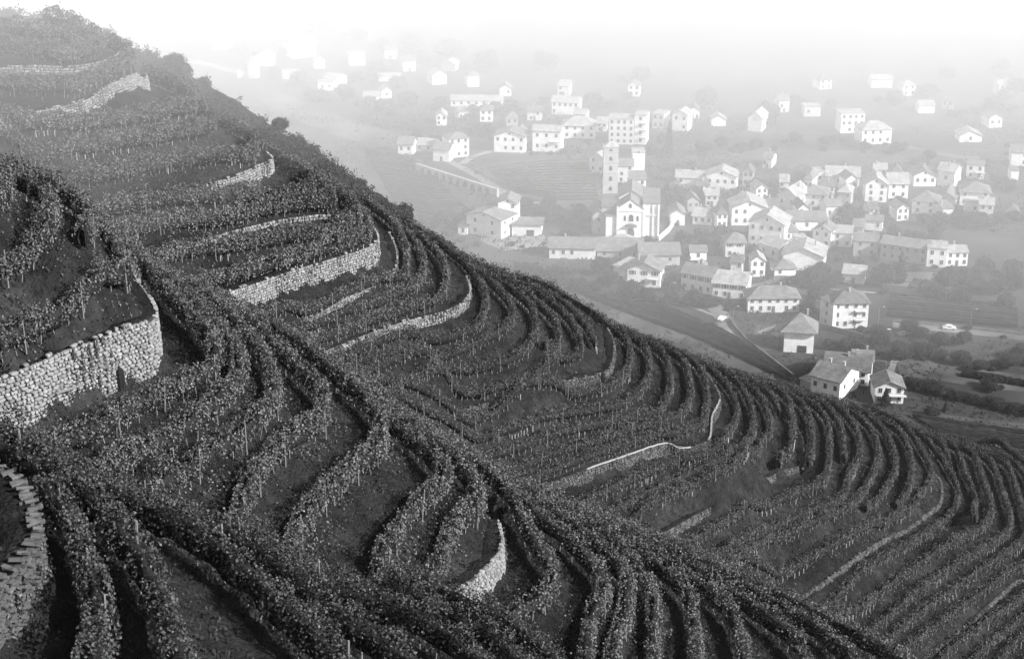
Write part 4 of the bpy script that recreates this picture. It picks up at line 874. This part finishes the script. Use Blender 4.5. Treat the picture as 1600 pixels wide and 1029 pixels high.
# ------------------------------------------------------------------ church and bell tower
M['plaster']=mat('church_plaster',.8,.08,.4,bump=.02,bscale=3,rough=.95,extra=patches(.2,.92,1.05)); M['tower']=mat('tower_stone',.4,.15,.5,bump=.04,bscale=3,extra=patches(.15,.9,1.08))
A=px(946,372,0); B=px(1029,374,0); Wc=np.linalg.norm(B-A); c=(A+B)/2; s_=Wc/83
root=empty('church',tuple(c),math.atan2(B[1]-A[1],B[0]-A[0])); tag(root,'large pale church with gabled facade, arched door and side aisles','church')
X=lambda p:(p-987.5)*s_
m=wall_mesh(X(1004)-X(964),26,12.2,'f',3.4); w0=m.build('wall',M['plaster'],root); w0.location=(X(984),0,0)
m=roof_mesh(X(1004)-X(964),9,12.2,'f',3.4,.7); o=m.build('roof',M['roof_mid'],root); o.location=(X(984),.3,0)
m=wall_mesh(9.6,15,13.6,'f',3.0); o=m.build('nave_wall',M['plaster'],root); o.location=(X(985),9.5,0)
m=roof_mesh(9.6,15,13.6,'f',3.0,.6); o=m.build('nave_roof',M['roof_mid'],root); o.location=(X(985),9.3,0)
m=MB(); m.box((X(955),9.5,4.2),(X(964)-X(946),18,9.4)); m.build('aisle',M['plaster'],root)
o=roof_mesh(X(964)-X(945),18,9.0,'s',.4,.5).build('aisle_roof',M['roof_mid'],root); o.location=(X(954.5),.4,0)
m=MB(); m.box((X(1016.5),11,6.6),(X(1029)-X(1004),21,14.2)); m.build('aisle',M['plaster'],root)
o=roof_mesh(X(1029)-X(1004),21,13.8,'n',.4,.35).build('aisle_roof',M['roof_mid'],root); o.location=(X(1016.5),.4,0)
m=MB(); m.box((X(1016.5),.35,9.4),(X(1029)-X(1004)-.2,.5,.35)); m.box((X(1004.5),.3,6.8),(.7,.9,13.4)); m.box((X(1028),.3,6.8),(.7,.9,13.4)); m.box((X(1019),.4,6.8),(.5,.6,13.4)); m.box((X(964),-.05,6.5),(.6,.3,12.4)); m.box((X(984),-.06,10.9),(X(1004)-X(964),.35,.3)); m.build('cornice',M['plaster'],root)
m=MB(); xa,xb=X(939),X(963.5); m.box(((xa+xb)/2,9.,5.2),(xb-xa,9,11.6)); m.build('transept',M['render_grey'],root)
o=roof_mesh(xb-xa,9,11.0,'s',2.4,.4).build('transept_roof',M['roof_dark'],root); o.location=((xa+xb)/2,4.5,0)
def arch(w_,h_,d_,n=8):
    P=[(-w_/2,0),(w_/2,0),(w_/2,h_-w_/2)]+[(w_/2*math.cos(a),h_-w_/2+w_/2*math.sin(a)) for a in np.linspace(0,math.pi,n)[1:-1]]+[(-w_/2,h_-w_/2)]
    m=MB(); k=len(P); V=[(x,0,z) for x,z in P]+[(x,-d_,z) for x,z in P]+[(0,-d_,h_*.5)]; m.add(V,[[i,(i+1)%k,k+(i+1)%k,k+i] for i in range(k)],[[2*k,k+i,k+(i+1)%k] for i in range(k)]); return m
for x_,z_,w_,h_,nm in ((985.5,0,2.6,4.2,'door'),(985.5,6.9,1.7,2.7,'window'),(976,7.1,.8,2.0,'window'),(995.5,7.1,.8,2.0,'window'),(984,12.2,1.0,1.7,'window')):
    o=arch(w_+.6,h_+.3,.1).build(nm+'_surround' if nm=='door' else nm,M['plaster'],root); o.location=(X(x_),.02,z_ if nm=='door' else z_-.15)
    q=arch(w_,h_,.05).build('door_leaf' if nm=='door' else 'pane',M['door'] if nm=='door' else M['pane'],o); q.location=(0,-.1,0 if nm=='door' else .15)
m=MB(); V=[];n_=9
for i in range(n_):
    a=math.pi*i/(n_-1); V+= [(-2.3*math.cos(a),-1.5,4.9+1.0*math.sin(a)),(-2.3*math.cos(a),.1,5.1+1.0*math.sin(a))]
m.add(V,[[2*i,2*i+1,2*i+3,2*i+2] for i in range(n_-1)]); m.add([(x,y-.01,z-.15) for x,y,z in V],[[2*i,2*i+2,2*i+3,2*i+1] for i in range(n_-1)]); o=m.build('porch_hood',M['roof_dark'],root); o.location=(X(985.5),0,0)
# bell tower
A=px(941,352,0); B=px(964,352,0); Wt=np.linalg.norm(B-A); c=(A+B)/2
root=empty('bell_tower',tuple(c),math.atan2(B[1]-A[1],B[0]-A[0])); tag(root,'tall square stone bell tower with a column of dark openings beside the church','bell tower')
m=MB(); m.box((0,Wt/2,15),(Wt,Wt,32)); m.build('shaft',M['tower'],root)
m=MB()
for z_ in (13,17.2,21.2,25.3,29.4,31.2): m.box((0,Wt/2,z_),(Wt+.35,Wt+.35,.3))
m.build('cornice',M['tower'],root)
roof_mesh(Wt,Wt,31.3,'p',1.7,.3).build('roof',M['roof_light'],root)
for z_,h_ in ((14.3,2.0),(18.2,2.2),(22.3,2.2),(26.2,2.0),(29.6,1.5)):
    for k in range(4):
        o=arch(1.25,h_*.8,.06).build('belfry_opening',M['pane'],root); d_=[(0,-.03,0),(Wt/2+.03,Wt/2,R(90)),(0,Wt+.03,R(180)),(-Wt/2-.03,Wt/2,R(-90))][k]; o.location=(d_[0],d_[1],z_-.3); o.rotation_euler=(0,0,d_[2])
# canopy in front of the church
A=px(952,388,0); root=empty('pavilion',tuple(A)); tag(root,'small pavilion with pale hipped roof at the foot of the church','pavilion')
m=MB()
for x_ in(0,9.5):
    for y_ in(0,6): m.box((x_,y_,1.4),(.3,.3,3.2))
m.build('column',M['render_cream'],root); o=roof_mesh(9.5,6,2.8,'h',1.9,.8).build('roof',M['roof_light'],root); o.location=(4.75,0,0)
house('grey gabled parish house tucked between the bell tower and the left aisle',(926,368,945,368),8.2,14,'f',2.4,'g','d',(1,2),(0,1),.7,0,False,'')
# free-standing walls
def free_wall(pts,h_,t_,label,m='plaster',name='boundary_wall',cat='wall'):
    q=resample(np.array([px(x,y,0) for x,y in pts]),2.); t,n=normals(q); V=np.stack([np.c_[q[:,:2]+n*t_/2,np.full(len(q),-.4)],np.c_[q[:,:2]+n*t_/2,np.full(len(q),h_)],np.c_[q[:,:2]-n*t_/2,np.full(len(q),h_)],np.c_[q[:,:2]-n*t_/2,np.full(len(q),-.4)]],1); c=q[len(q)//2].copy(); V=V.reshape(-1,3)-c
    i=np.arange(len(V)).reshape(-1,4); o=nmesh(name,V,[np.stack([i[:-1,:-1],i[:-1,1:],i[1:,1:],i[1:,:-1]],-1).reshape(-1,4),[i[0][::-1]],[i[-1]]],M[m]); o.location=tuple(c); tag(o,label,cat)
free_wall([(912,334),(925,348),(941,362)],1.6,.5,'pale sloping wall running down to the church from the left')
free_wall([(1029,376),(1045,362),(1053,350)],1.8,.5,'pale sloping wall running up from the church to the right')
free_wall([(1140,500),(1150,515),(1165,532),(1188,550),(1240,590)],1.2,.6,'dark curving retaining wall along the village road','roof_dark')
free_wall([(1395,503),(1450,508),(1520,514),(1620,526)],.9,.3,'low weathered wall along the main valley road on the right','roof_mid')
free_wall([(1230,506),(1290,514),(1330,524),(1352,530)],1.6,.4,'garden wall below the three storey apartment house','roof_dark')
free_wall([(1300,558),(1345,568),(1385,574)],2.0,.4,'dark garden wall behind the crest houses','roof_dark')
# buttressed road wall
a0=px(655,270,0); a1=px(768,306,0); L_=np.linalg.norm(a1-a0); ang=math.atan2(a1[1]-a0[1],a1[0]-a0[0])
root=empty('buttressed_wall',tuple(a0),ang); tag(root,'long retaining wall below the road with ten dark arched recesses','retaining wall')
m=MB(); m.box((L_/2,.9,1.5),(L_+6,1.2,3.8)); m.build('wall',M['render_grey'],root)
for k in range(10):
    x_=1.5+L_*k/10; o=arch(2.2,2.6,.04).build('recess',M['door'],root); o.location=(x_+.4,.26,0); m=MB(); m.add([(x_-1.3,-1,-.2),(x_-.7,-1,-.2),(x_-.7,.3,-.2),(x_-1.3,.3,-.2),(x_-1.3,.1,3),(x_-.7,.1,3),(x_-.7,.3,3),(x_-1.3,.3,3)],[[0,1,5,4],[1,2,6,5],[3,0,4,7],[4,5,6,7]]); m.build('buttress',M['render_grey'],root)
print('village',time.time()-T0)

# cars and lamps
M['car_light']=mat('car_paint_light',.7,.05,2,rough=.3,spec=.5); M['car_dark']=mat('car_paint_dark',.06,.05,2,rough=.3,spec=.5); M['tyre']=mat('tyre',.02,.1,3)
def car(x,y,ang,paint,label):
    root=empty('parked_car',tuple(px(x,y,.06)),ang); tag(root,label,'car')
    P=[(-2.1,.35),(2.1,.35),(2.12,.75),(1.3,.92),(.75,1.42),(-.9,1.46),(-1.75,1.0),(-2.12,.9)]; n=len(P); V=[(a,-.82,b) for a,b in P]+[(a,.82,b) for a,b in P]
    m=MB(); m.add(V,[[i,(i+1)%n,n+(i+1)%n,n+i] for i in range(n)],[[0,i+1,i] for i in range(1,n-1)][::1]+[[n,n+i,n+i+1] for i in range(1,n-1)]); b=m.build('body',M[paint],root)
    m=MB(); m.box((-.1,0,1.18),(1.35,1.67,.34)); m.build('window',M['pane'],b)
    for sx in(-1.3,1.3):
        for sy in(-.8,.8):
            m=MB(); m.tube([(sx,sy-.1,.33),(sx,sy,.33),(sx,sy+.1,.33)],.33,10); m.build('wheel',M['tyre'],root)
car(1483,514,R(-6),'car_light','white car driving on the pale main road at the right')
car(1388,521,R(80),'car_light','white car parked below the main road by the garden trees')
car(1411,524,R(15),'car_dark','dark car parked beside the white one below the main road')
car(1128,500,R(60),'car_light','light car on the village road above the dark retaining wall')
car(838,322,R(5),'car_light','white car left on the lane behind the villa')
car(1212,428,R(40),'car_dark','dark car on the lane under the long barn')
for x,y,h_,lb in ((1516,514,6.5,'tall street lamp beside the main road on the right'),(1372,508,6,'pale street lamp near the three storey apartment house'),(1046,470,6,'street lamp at the lower edge of the village'),(818,285,6,'street lamp on the meadow behind the villa'),(1145,505,5.5,'street lamp at the bend of the village road'),(912,312,5.5,'street lamp left of the church')):
    c=px(x,y,0); root=empty('street_lamp',tuple(c)); tag(root,lb,'street lamp'); m=MB(); m.tube([(0,0,-.2),(0,0,h_),(.5,0,h_+.5),(1.3,0,h_+.6)],[.12,.09,.07,.06],6); m.build('pole',M['rail'],root); m=MB(); m.box((1.5,0,h_+.55),(.7,.3,.14)); m.build('lamp_head',M['frame'],root)
# ------------------------------------------------------------------ trees
def blob(r,n,seed,sx=1,sz=1):
    g=np.random.default_rng(seed); L=[]
    for _ in range(n):
        d=g.normal(0,1,3); d/=np.linalg.norm(d); d[2]=d[2]*.8; L.append((d*r*g.uniform(.3,.62)*np.array([sx,sx,sz]),r*g.uniform(.34,.55)))
    return L
def tree_meshes(kind,seed):
    g=np.random.default_rng(seed); 
    if kind=='conifer':
        H_=13.; c=[];nr=[]
        for _ in range(900):
            z=g.uniform(.06,1)**1.0; rr=(1-z)*2.6*g.uniform(.7,1.1)+.15; a=g.uniform(0,6.28); c.append((rr*math.cos(a),rr*math.sin(a),1+z*(H_-1)+g.normal(0,.2))); nr.append((math.cos(a),math.sin(a),.5))
        core=MB(); z=np.linspace(1,H_-.4,8); core.tube([(0,0,q) for q in z],[max(.1,2.1*(1-(q-1)/(H_-1))) for q in z],8); tr=MB(); tr.tube([(0,0,-.5),(0,0,2)],[.3,.25],6); sz=.75
    else:
        H_=6.6; r=3.5 if kind=='tree' else 2.1; H_=7. if kind=='tree' else 3.4; ctr=np.array([0,0,3.6 if kind=='tree' else r*.5]); L=blob(r,15 if kind=='tree' else 9,seed,1.05,.9); L.append((np.zeros(3),r*.6)); c=[];nr=[]
        for p,q in L:
            for _ in range(int(80*(q/1.2)**2)+30):
                d=g.normal(0,1,3); d/=np.linalg.norm(d); 
                if d[2]<-.75: continue
                c.append(ctr+p+d*q*g.uniform(.85,1.22)); nr.append(d+[0,0,.3])
        core=MB()
        for p,q in L:
            th=np.linspace(0,math.pi,6); V=[];
            for t_ in th: 
                for k in range(7): V.append(ctr+p+q*.8*np.array([math.sin(t_)*math.cos(k*.8976),math.sin(t_)*math.sin(k*.8976),math.cos(t_)]))
            core.add(V,[[i*7+k,(i+1)*7+k,(i+1)*7+(k+1)%7,i*7+(k+1)%7] for i in range(5) for k in range(7)])
        tr=MB(); tr.tube([(0,0,-.5),(.1,0,H_*.3),(0,.1,H_*.6)],[.32,.25,.14],6)
        for k in range(4): a=k*1.7+seed; tr.tube([(.05,0,H_*.32),(math.cos(a)*r*.35,math.sin(a)*r*.35,H_*.6)],[.14,.06],5)
        sz=.55 if kind=='tree' else .36
    c=np.array(c); nr=np.array(nr,float)
    V,Q_=leaves(c,nr,sz)
    return nmesh('crown',V,[Q_],M['treeleaf'],obj=False),core.build('crown_core',M['treecore'],obj=False,smooth=True),tr.build('trunk',M['bark'],obj=False)
PT={k:[tree_meshes(k,s_*13+len(k)) for s_ in range(5)] for k in('tree','bush','conifer')}
def tree(p,kind,scale,label,group,sy=1.0):
    a,b,c=PT[kind][rng.integers(5)]; root=empty({'tree':'tree','bush':'shrub','conifer':'conifer'}[kind],tuple(p),rng.uniform(0,6.28)); root.scale=(scale*rng.uniform(.8,1.15),scale*rng.uniform(.8,1.15),scale*sy)
    root['_w']=scale; tag(root,label,{'tree':'tree','bush':'shrub','conifer':'conifer'}[kind],group); o=link('crown',a,root); link('crown_core',b,o); link('trunk',c,root)
BW={'tree':7.6,'bush':4.6,'conifer':5.0}
USED={}
def short(l):
    import re
    return re.split(r' with | just | directly | standing | joined | and | cut | fading |,| seen ',l)[0]
def at(x,y,wpx,kind,label,group,sy=1.0):
    if label.startswith(('leafy tree','low round','small dark garden')):
        d=min(HS,key=lambda a:(a[0]-x)**2+((a[1]-8-y)*1.4)**2); dx,dy=x-d[0],y-d[1]+6
        rel=('right of' if dx>0 else 'left of') if abs(dx)>abs(dy)*1.2 else ('in front of' if dy>0 else 'behind')
        hn=short(d[2]).split(); base={'leafy tree':'leafy tree','low round s':'low shrub','small dark ':'garden bush'}[label[:10] if label[0:5]=='leafy' else label[:11]]; nm=base+' '+rel+' the '+' '.join(hn[:8])
        k=USED.get(nm,0); USED[nm]=k+1
        if k: nm=['smaller','second','third','fourth','fifth','sixth','seventh','eighth'][min(k-1,7)]+' '+nm
        label=nm
    p=px(x,y,-.1); s_=wpx/((y+544)/208)/BW[kind]; tree(p,kind,s_,label,group,sy)
at(1380,449,56,'tree','largest round tree in front of the long grey terrace','trees of the village',.9)
at(1406,443,26,'conifer','dark upright conifer beside the largest round tree','trees of the village',.8)
at(1045,242,15,'conifer','tall misty conifer standing between two pale houses','trees of the village',1.5)
at(1383,634,22,'conifer','dark tree in front of the small cream gabled house','trees of the village',.55)
at(1477,642,12,'conifer','small dark pointed conifer on the right garden plot','trees of the village',.6)
at(1402,330,30,'tree','round tree hiding the corner of the layered roof house','trees of the village',1.0)
at(1455,650,34,'tree','round garden tree right of the small cream gabled house','trees of the village',.6)
T=[(832,442,48),(868,450,54),(905,455,40),(812,428,34),(938,430,44),(958,446,36),(1052,456,30),(1046,474,30),(1010,470,36),(985,468,44),(1085,478,40),(1040,488,22),(1105,480,34),
(1150,450,30),(1160,482,26),(1178,410,34),(1195,418,30),(1088,400,34),(1110,392,30),(1068,385,34),(1095,372,26),(1125,372,30),(1060,318,44),(1085,312,36),(1030,300,20),(1045,300,24),(1180,300,34),(1200,308,30),(1158,312,26),
(1272,445,40),(1295,452,36),(1250,446,30),(1275,470,34),(1262,490,30),(1285,430,28),(1312,410,24),(1340,420,30),(1400,425,22),(1430,425,24),(1410,390,40),(1435,382,36),(1460,372,34),(1395,372,30),(1380,352,30),(1500,352,34),(1530,358,40),(1560,352,36),(1585,350,36),(1475,352,30),(1445,352,30),(1300,330,26),(1320,345,36),(1345,340,24),
(1480,450,44),(1505,442,40),(1525,455,36),(1560,460,44),(1590,452,40),(1470,470,34),(1505,475,30),(1580,430,44),(1540,425,36),(1570,480,30),
(1420,520,34),(1440,528,26),(1468,545,44),(1455,560,34),(1405,560,40),(1380,535,36),(1345,552,36),(1320,548,30),(1295,545,26),(1370,520,28),(1500,570,30),(1530,578,34),(1575,575,40),(1600,560,44),(1545,605,30),(1435,560,26),(1345,600,16),(1330,635,16),
(730,345,30),(705,345,26),(690,352,34),(820,330,34),(850,340,40),(880,350,44),(905,345,40),(860,325,30),(700,372,26),(745,384,20),(800,384,18),(890,370,30),(660,350,30),(640,335,26),(790,330,26),
(640,262,26),(660,232,24),(690,225,26),(655,220,30),(760,215,30),(745,205,26),(880,240,16),(905,238,16),(860,242,14),(830,242,14),(945,240,20),(1020,240,26),(1035,225,24),(1095,240,30),(1130,232,30),(1180,235,34),(1240,225,30),(1290,230,30),(1330,228,20),(1350,236,24),(1400,240,30),(1450,252,26),(1480,262,20),(1540,262,24),(1575,300,26),(1560,290,26),(1500,290,16),(1250,280,24),(1225,290,26),(1318,262,20),(1400,268,16),
(590,120,36),(620,140,34),(540,160,40),(500,160,34),(470,135,30),(430,118,24),(410,90,22),(380,85,24),(560,130,30),(640,165,40),(600,175,36),(690,170,34),(740,185,30),(800,180,34),(850,165,26),(930,170,34),(980,160,30),(1100,170,40),(1200,190,40),(1240,170,30),(1300,170,24),(1400,165,40),(1450,150,34),(1500,185,30),(1550,180,40),(1590,150,40),(1560,120,40),(1480,120,30),(700,95,60),(640,80,50),(560,70,40),(500,50,40),(760,110,40),(850,110,50),(1000,130,40)]
for x,y,w_ in T:
    k='bush' if w_<=20 else 'tree'; jx=rng.uniform(-2,2)
    reg='in the mist above the village' if y<210 else ('between the upper houses' if y<330 else ('around the middle of the village' if x<1240 and y<420 else ('below the village beside the vineyard crest' if x<1240 else 'on the right side of the village')))
    at(x+jx,y,w_*rng.uniform(.9,1.15),k,('low round shrub ' if k=='bush' else 'leafy tree ')+reg,'trees '+reg,rng.uniform(.65,.95))
    at(x+jx+rng.uniform(-1,1)*w_,y+rng.uniform(-8,8),w_*rng.uniform(.5,.85),'tree' if w_>26 else 'bush',('leafy tree ' if w_>26 else 'low round shrub ')+reg,'trees '+reg,rng.uniform(.55,.85))
    if w_>24: at(x+jx+rng.uniform(-.7,.7)*w_,y+rng.uniform(-6,6),w_*rng.uniform(.45,.7),'bush','low round shrub '+reg,'trees '+reg,rng.uniform(.6,1))
# garden bushes and hedges between the houses
g=np.random.default_rng(11); cnt_=0
while cnt_<95:
    x=g.uniform(700,1600); y=g.uniform(215,560)
    if y>455 and x<1130: continue
    if 740<x<940 and 235<y<315: continue
    if x<1230 and y>500: continue
    cnt_+=1; reg='in the upper gardens' if y<330 else ('in the middle gardens' if x<1240 else 'in the right hand gardens')
    at(x,y,g.uniform(9,20),'bush','small dark garden bush '+reg,'garden bushes '+reg,g.uniform(.6,1.1))
# rough growth over the valley ground: hedge lines and weedy patches
g=np.random.default_rng(21); n=52000; x=g.uniform(-180,330,n); y=g.uniform(455,860,n)
pn=np.sin(x*.05+2*np.sin(y*.031))*np.sin(y*.06+1.5*np.sin(x*.04))+.5*np.sin(x*.21+y*.13)*np.sin(y*.19-x*.08); k=pn+g.normal(0,.25,n)>.15; x,y=x[k],y[k]
e=math.cos(PITCH)*y+math.sin(PITCH)*CAMZ; u=x/e*F+800; v=514.5-(math.sin(PITCH)*y-math.cos(PITCH)*CAMZ)/e*F
rd=np.zeros(len(x),bool)
for (xa,ya,xb,yb,ra) in ((1112,475,1150,528,14),(1150,528,1190,555,12),(1395,508,1620,531,7),(660,243,800,312,8)):
    t_=np.clip(((u-xa)*(xb-xa)+(v-ya)*(yb-ya))/((xb-xa)**2+(yb-ya)**2),0,1); rd|=np.hypot(u-xa-t_*(xb-xa),v-ya-t_*(yb-ya))<ra
x,y=x[~rd],y[~rd]; q=3; m=len(x); c=np.c_[np.repeat(x,q),np.repeat(y,q),np.zeros(m*q)]+g.normal(0,1,(m*q,3))*[.7,.7,0]+np.c_[np.zeros((m*q,2)),g.uniform(.1,.9,m*q)*np.repeat(g.uniform(.3,1.3,m),q)]
V,Q_=leaves(c,np.tile([0,0,.6],(m*q,1)),.75); tag(nmesh('undergrowth',V,[Q_],M['blade3']),'rough weeds and hedge growth over the valley ground','undergrowth',kind='stuff')
# thick hedge of trees on the right
for k in range(22):
    t_=k/21; at(1425+185*t_,606+44*t_+rng.uniform(-2,2),rng.uniform(26,36),'tree','dark tree in the thick belt above the right hand vines','dark tree belt on the right',.62)
for k in range(12):
    t_=k/11; at(1510+100*t_,588+16*t_,rng.uniform(20,30),'tree','dark tree in the upper belt at the right edge','upper tree belt on the right',.6)
# shrubs on the slope beyond the ridge: the larger ones singly, the small brush as one mass
g=np.random.default_rng(5); small=[]
for k in range(620):
    t_=g.uniform(0,1)**.9*(len(GP)-1.01); i=int(t_); f=t_-i; p=GP[i]*(1-f)+GP[i+1]*f; o=g.uniform(-16,44); x_=p[0]+.53*max(0,o)+g.normal(0,2); y_=p[1]+o*.85+g.normal(0,2); z_=float(hz(x_,y_))
    if z_<1: continue
    if k%9: small.append((x_,y_,z_,g.uniform(.25,.6))); continue
    kk='tree' if g.uniform()<.5 else 'bush'
    tree((x_,y_,z_-.2),kk,g.uniform(.25,.5) if kk=='tree' else g.uniform(.5,.9),('small leafy tree' if kk=='tree' else 'scrubby bush')+' on the wild slope beyond the vineyard ridge','scrub on the wild slope beyond the ridge',g.uniform(.7,1.3))
Vs=[];n0=0
for x_,y_,z_,s_ in small:
    k=int(150*s_/.5); d=g.normal(0,1,(k,3)); d[:,2]=np.abs(d[:,2]); d/=np.linalg.norm(d,axis=1)[:,None]; rr=2.1*s_*g.uniform(.45,1.25,k)[:,None]*(1+.35*np.sin(d[:,:1]*5+s_*40)); c=np.array([x_,y_,z_+.2])+d*rr*np.array([1,1,g.uniform(.8,1.4)]); V,_=leaves(c,d,.3); Vs.append(V)
Vs=np.concatenate(Vs); tag(nmesh('undergrowth',Vs,[np.arange(len(Vs)).reshape(-1,4)],M['treeleaf']),'low brush covering the wild slope beyond the vineyard ridge','undergrowth',kind='stuff')
print('trees',time.time()-T0)
# ------------------------------------------------------------------ haze
def volume(name,V,F_,dens,lab):
    m=bpy.data.materials.new(name); m.use_nodes=True; N=m.node_tree.nodes; N.clear(); o=N.new('ShaderNodeOutputMaterial'); p=N.new('ShaderNodeVolumePrincipled')
    p.inputs['Density'].default_value=dens; p.inputs['Color'].default_value=(1,1,1,1); p.inputs['Anisotropy'].default_value=0.
    m.node_tree.links.new(p.outputs[0],o.inputs[1])
    ob=nmesh(name,V,F_,m); bm=bmesh.new(); bm.from_mesh(ob.data); bmesh.ops.recalc_face_normals(bm,faces=bm.faces); bm.to_mesh(ob.data); bm.free(); tag(ob,lab,'haze',kind='stuff'); return ob
def boxv(x0,x1,y0,y1,z0,z1): return [(x,y,z) for z in(z0,z1) for y in(y0,y1) for x in(x0,x1)]
BF=[[[0,2,3,1],[4,5,7,6],[0,1,5,4],[2,6,7,3],[0,4,6,2],[1,3,7,5]]]
TOPH=CAMZ+14
volume('haze',boxv(-700,900,-60,2300,-9,TOPH),BF,HAZE,'thin even haze lying over the whole slope and valley')
# fog bank: its underside slopes down away from the slope to the valley floor
K=.51; OFF=53.
TP=CAMZ-28; ya=(CAMZ+OFF-TP)/K; yb=(CAMZ+OFF+5)/K
Vb=[(x,y,z) for x in(-690,890) for y,z in((ya,TP),(yb,-5),(2290,-5),(2290,TP))]
volume('fog_bank',Vb,[[[0,1,2,3],[7,6,5,4],[0,4,5,1],[1,5,6,2],[2,6,7,3],[3,7,4,0]]],BANK,'thick white morning fog bank filling the valley beyond the slope')
TP2=CAMZ-105; K=.40; OFF=lambda x:116.-.07*x
Vb=[(x,y,z) for x in(-680,880) for y,z in(((CAMZ+OFF(x)-TP2)/K,TP2),((CAMZ+OFF(x)+4)/K,-4),(2280,-4),(2280,TP2))]
volume('fog_bank',Vb,[[[0,1,2,3],[7,6,5,4],[0,4,5,1],[1,5,6,2],[2,6,7,3],[3,7,4,0]]],.00125,'denser white fog hiding the far end of the valley')
th=np.linspace(0,math.pi,13); ph=np.arange(24)*2*math.pi/24
Qe=[[i*24+j,i*24+(j+1)%24,(i+1)*24+(j+1)%24,(i+1)*24+j] for i in range(10) for j in range(24)]
Te=[[264,j,(j+1)%24] for j in range(24)]+[[265,240+(j+1)%24,240+j] for j in range(24)]
for k_,f_ in enumerate(np.linspace(1.3,.45,8)):
    a_,b_,c_=80*f_,96*f_,38*f_**.8
    Ve=np.array([(-96+a_*math.sin(a)*math.cos(b),214+b_*math.sin(a)*math.sin(b),CAMZ-21+c_*math.cos(a)) for a in th[1:-1] for b in ph]+[(-96,214,CAMZ-21+c_),(-96,214,CAMZ-21-c_)])
    volume('hill_mist',Ve,[Qe,Te],.0008,'patch of mist clinging to the top of the vineyard slope')
print('objects',len(bpy.data.objects),'time',time.time()-T0)
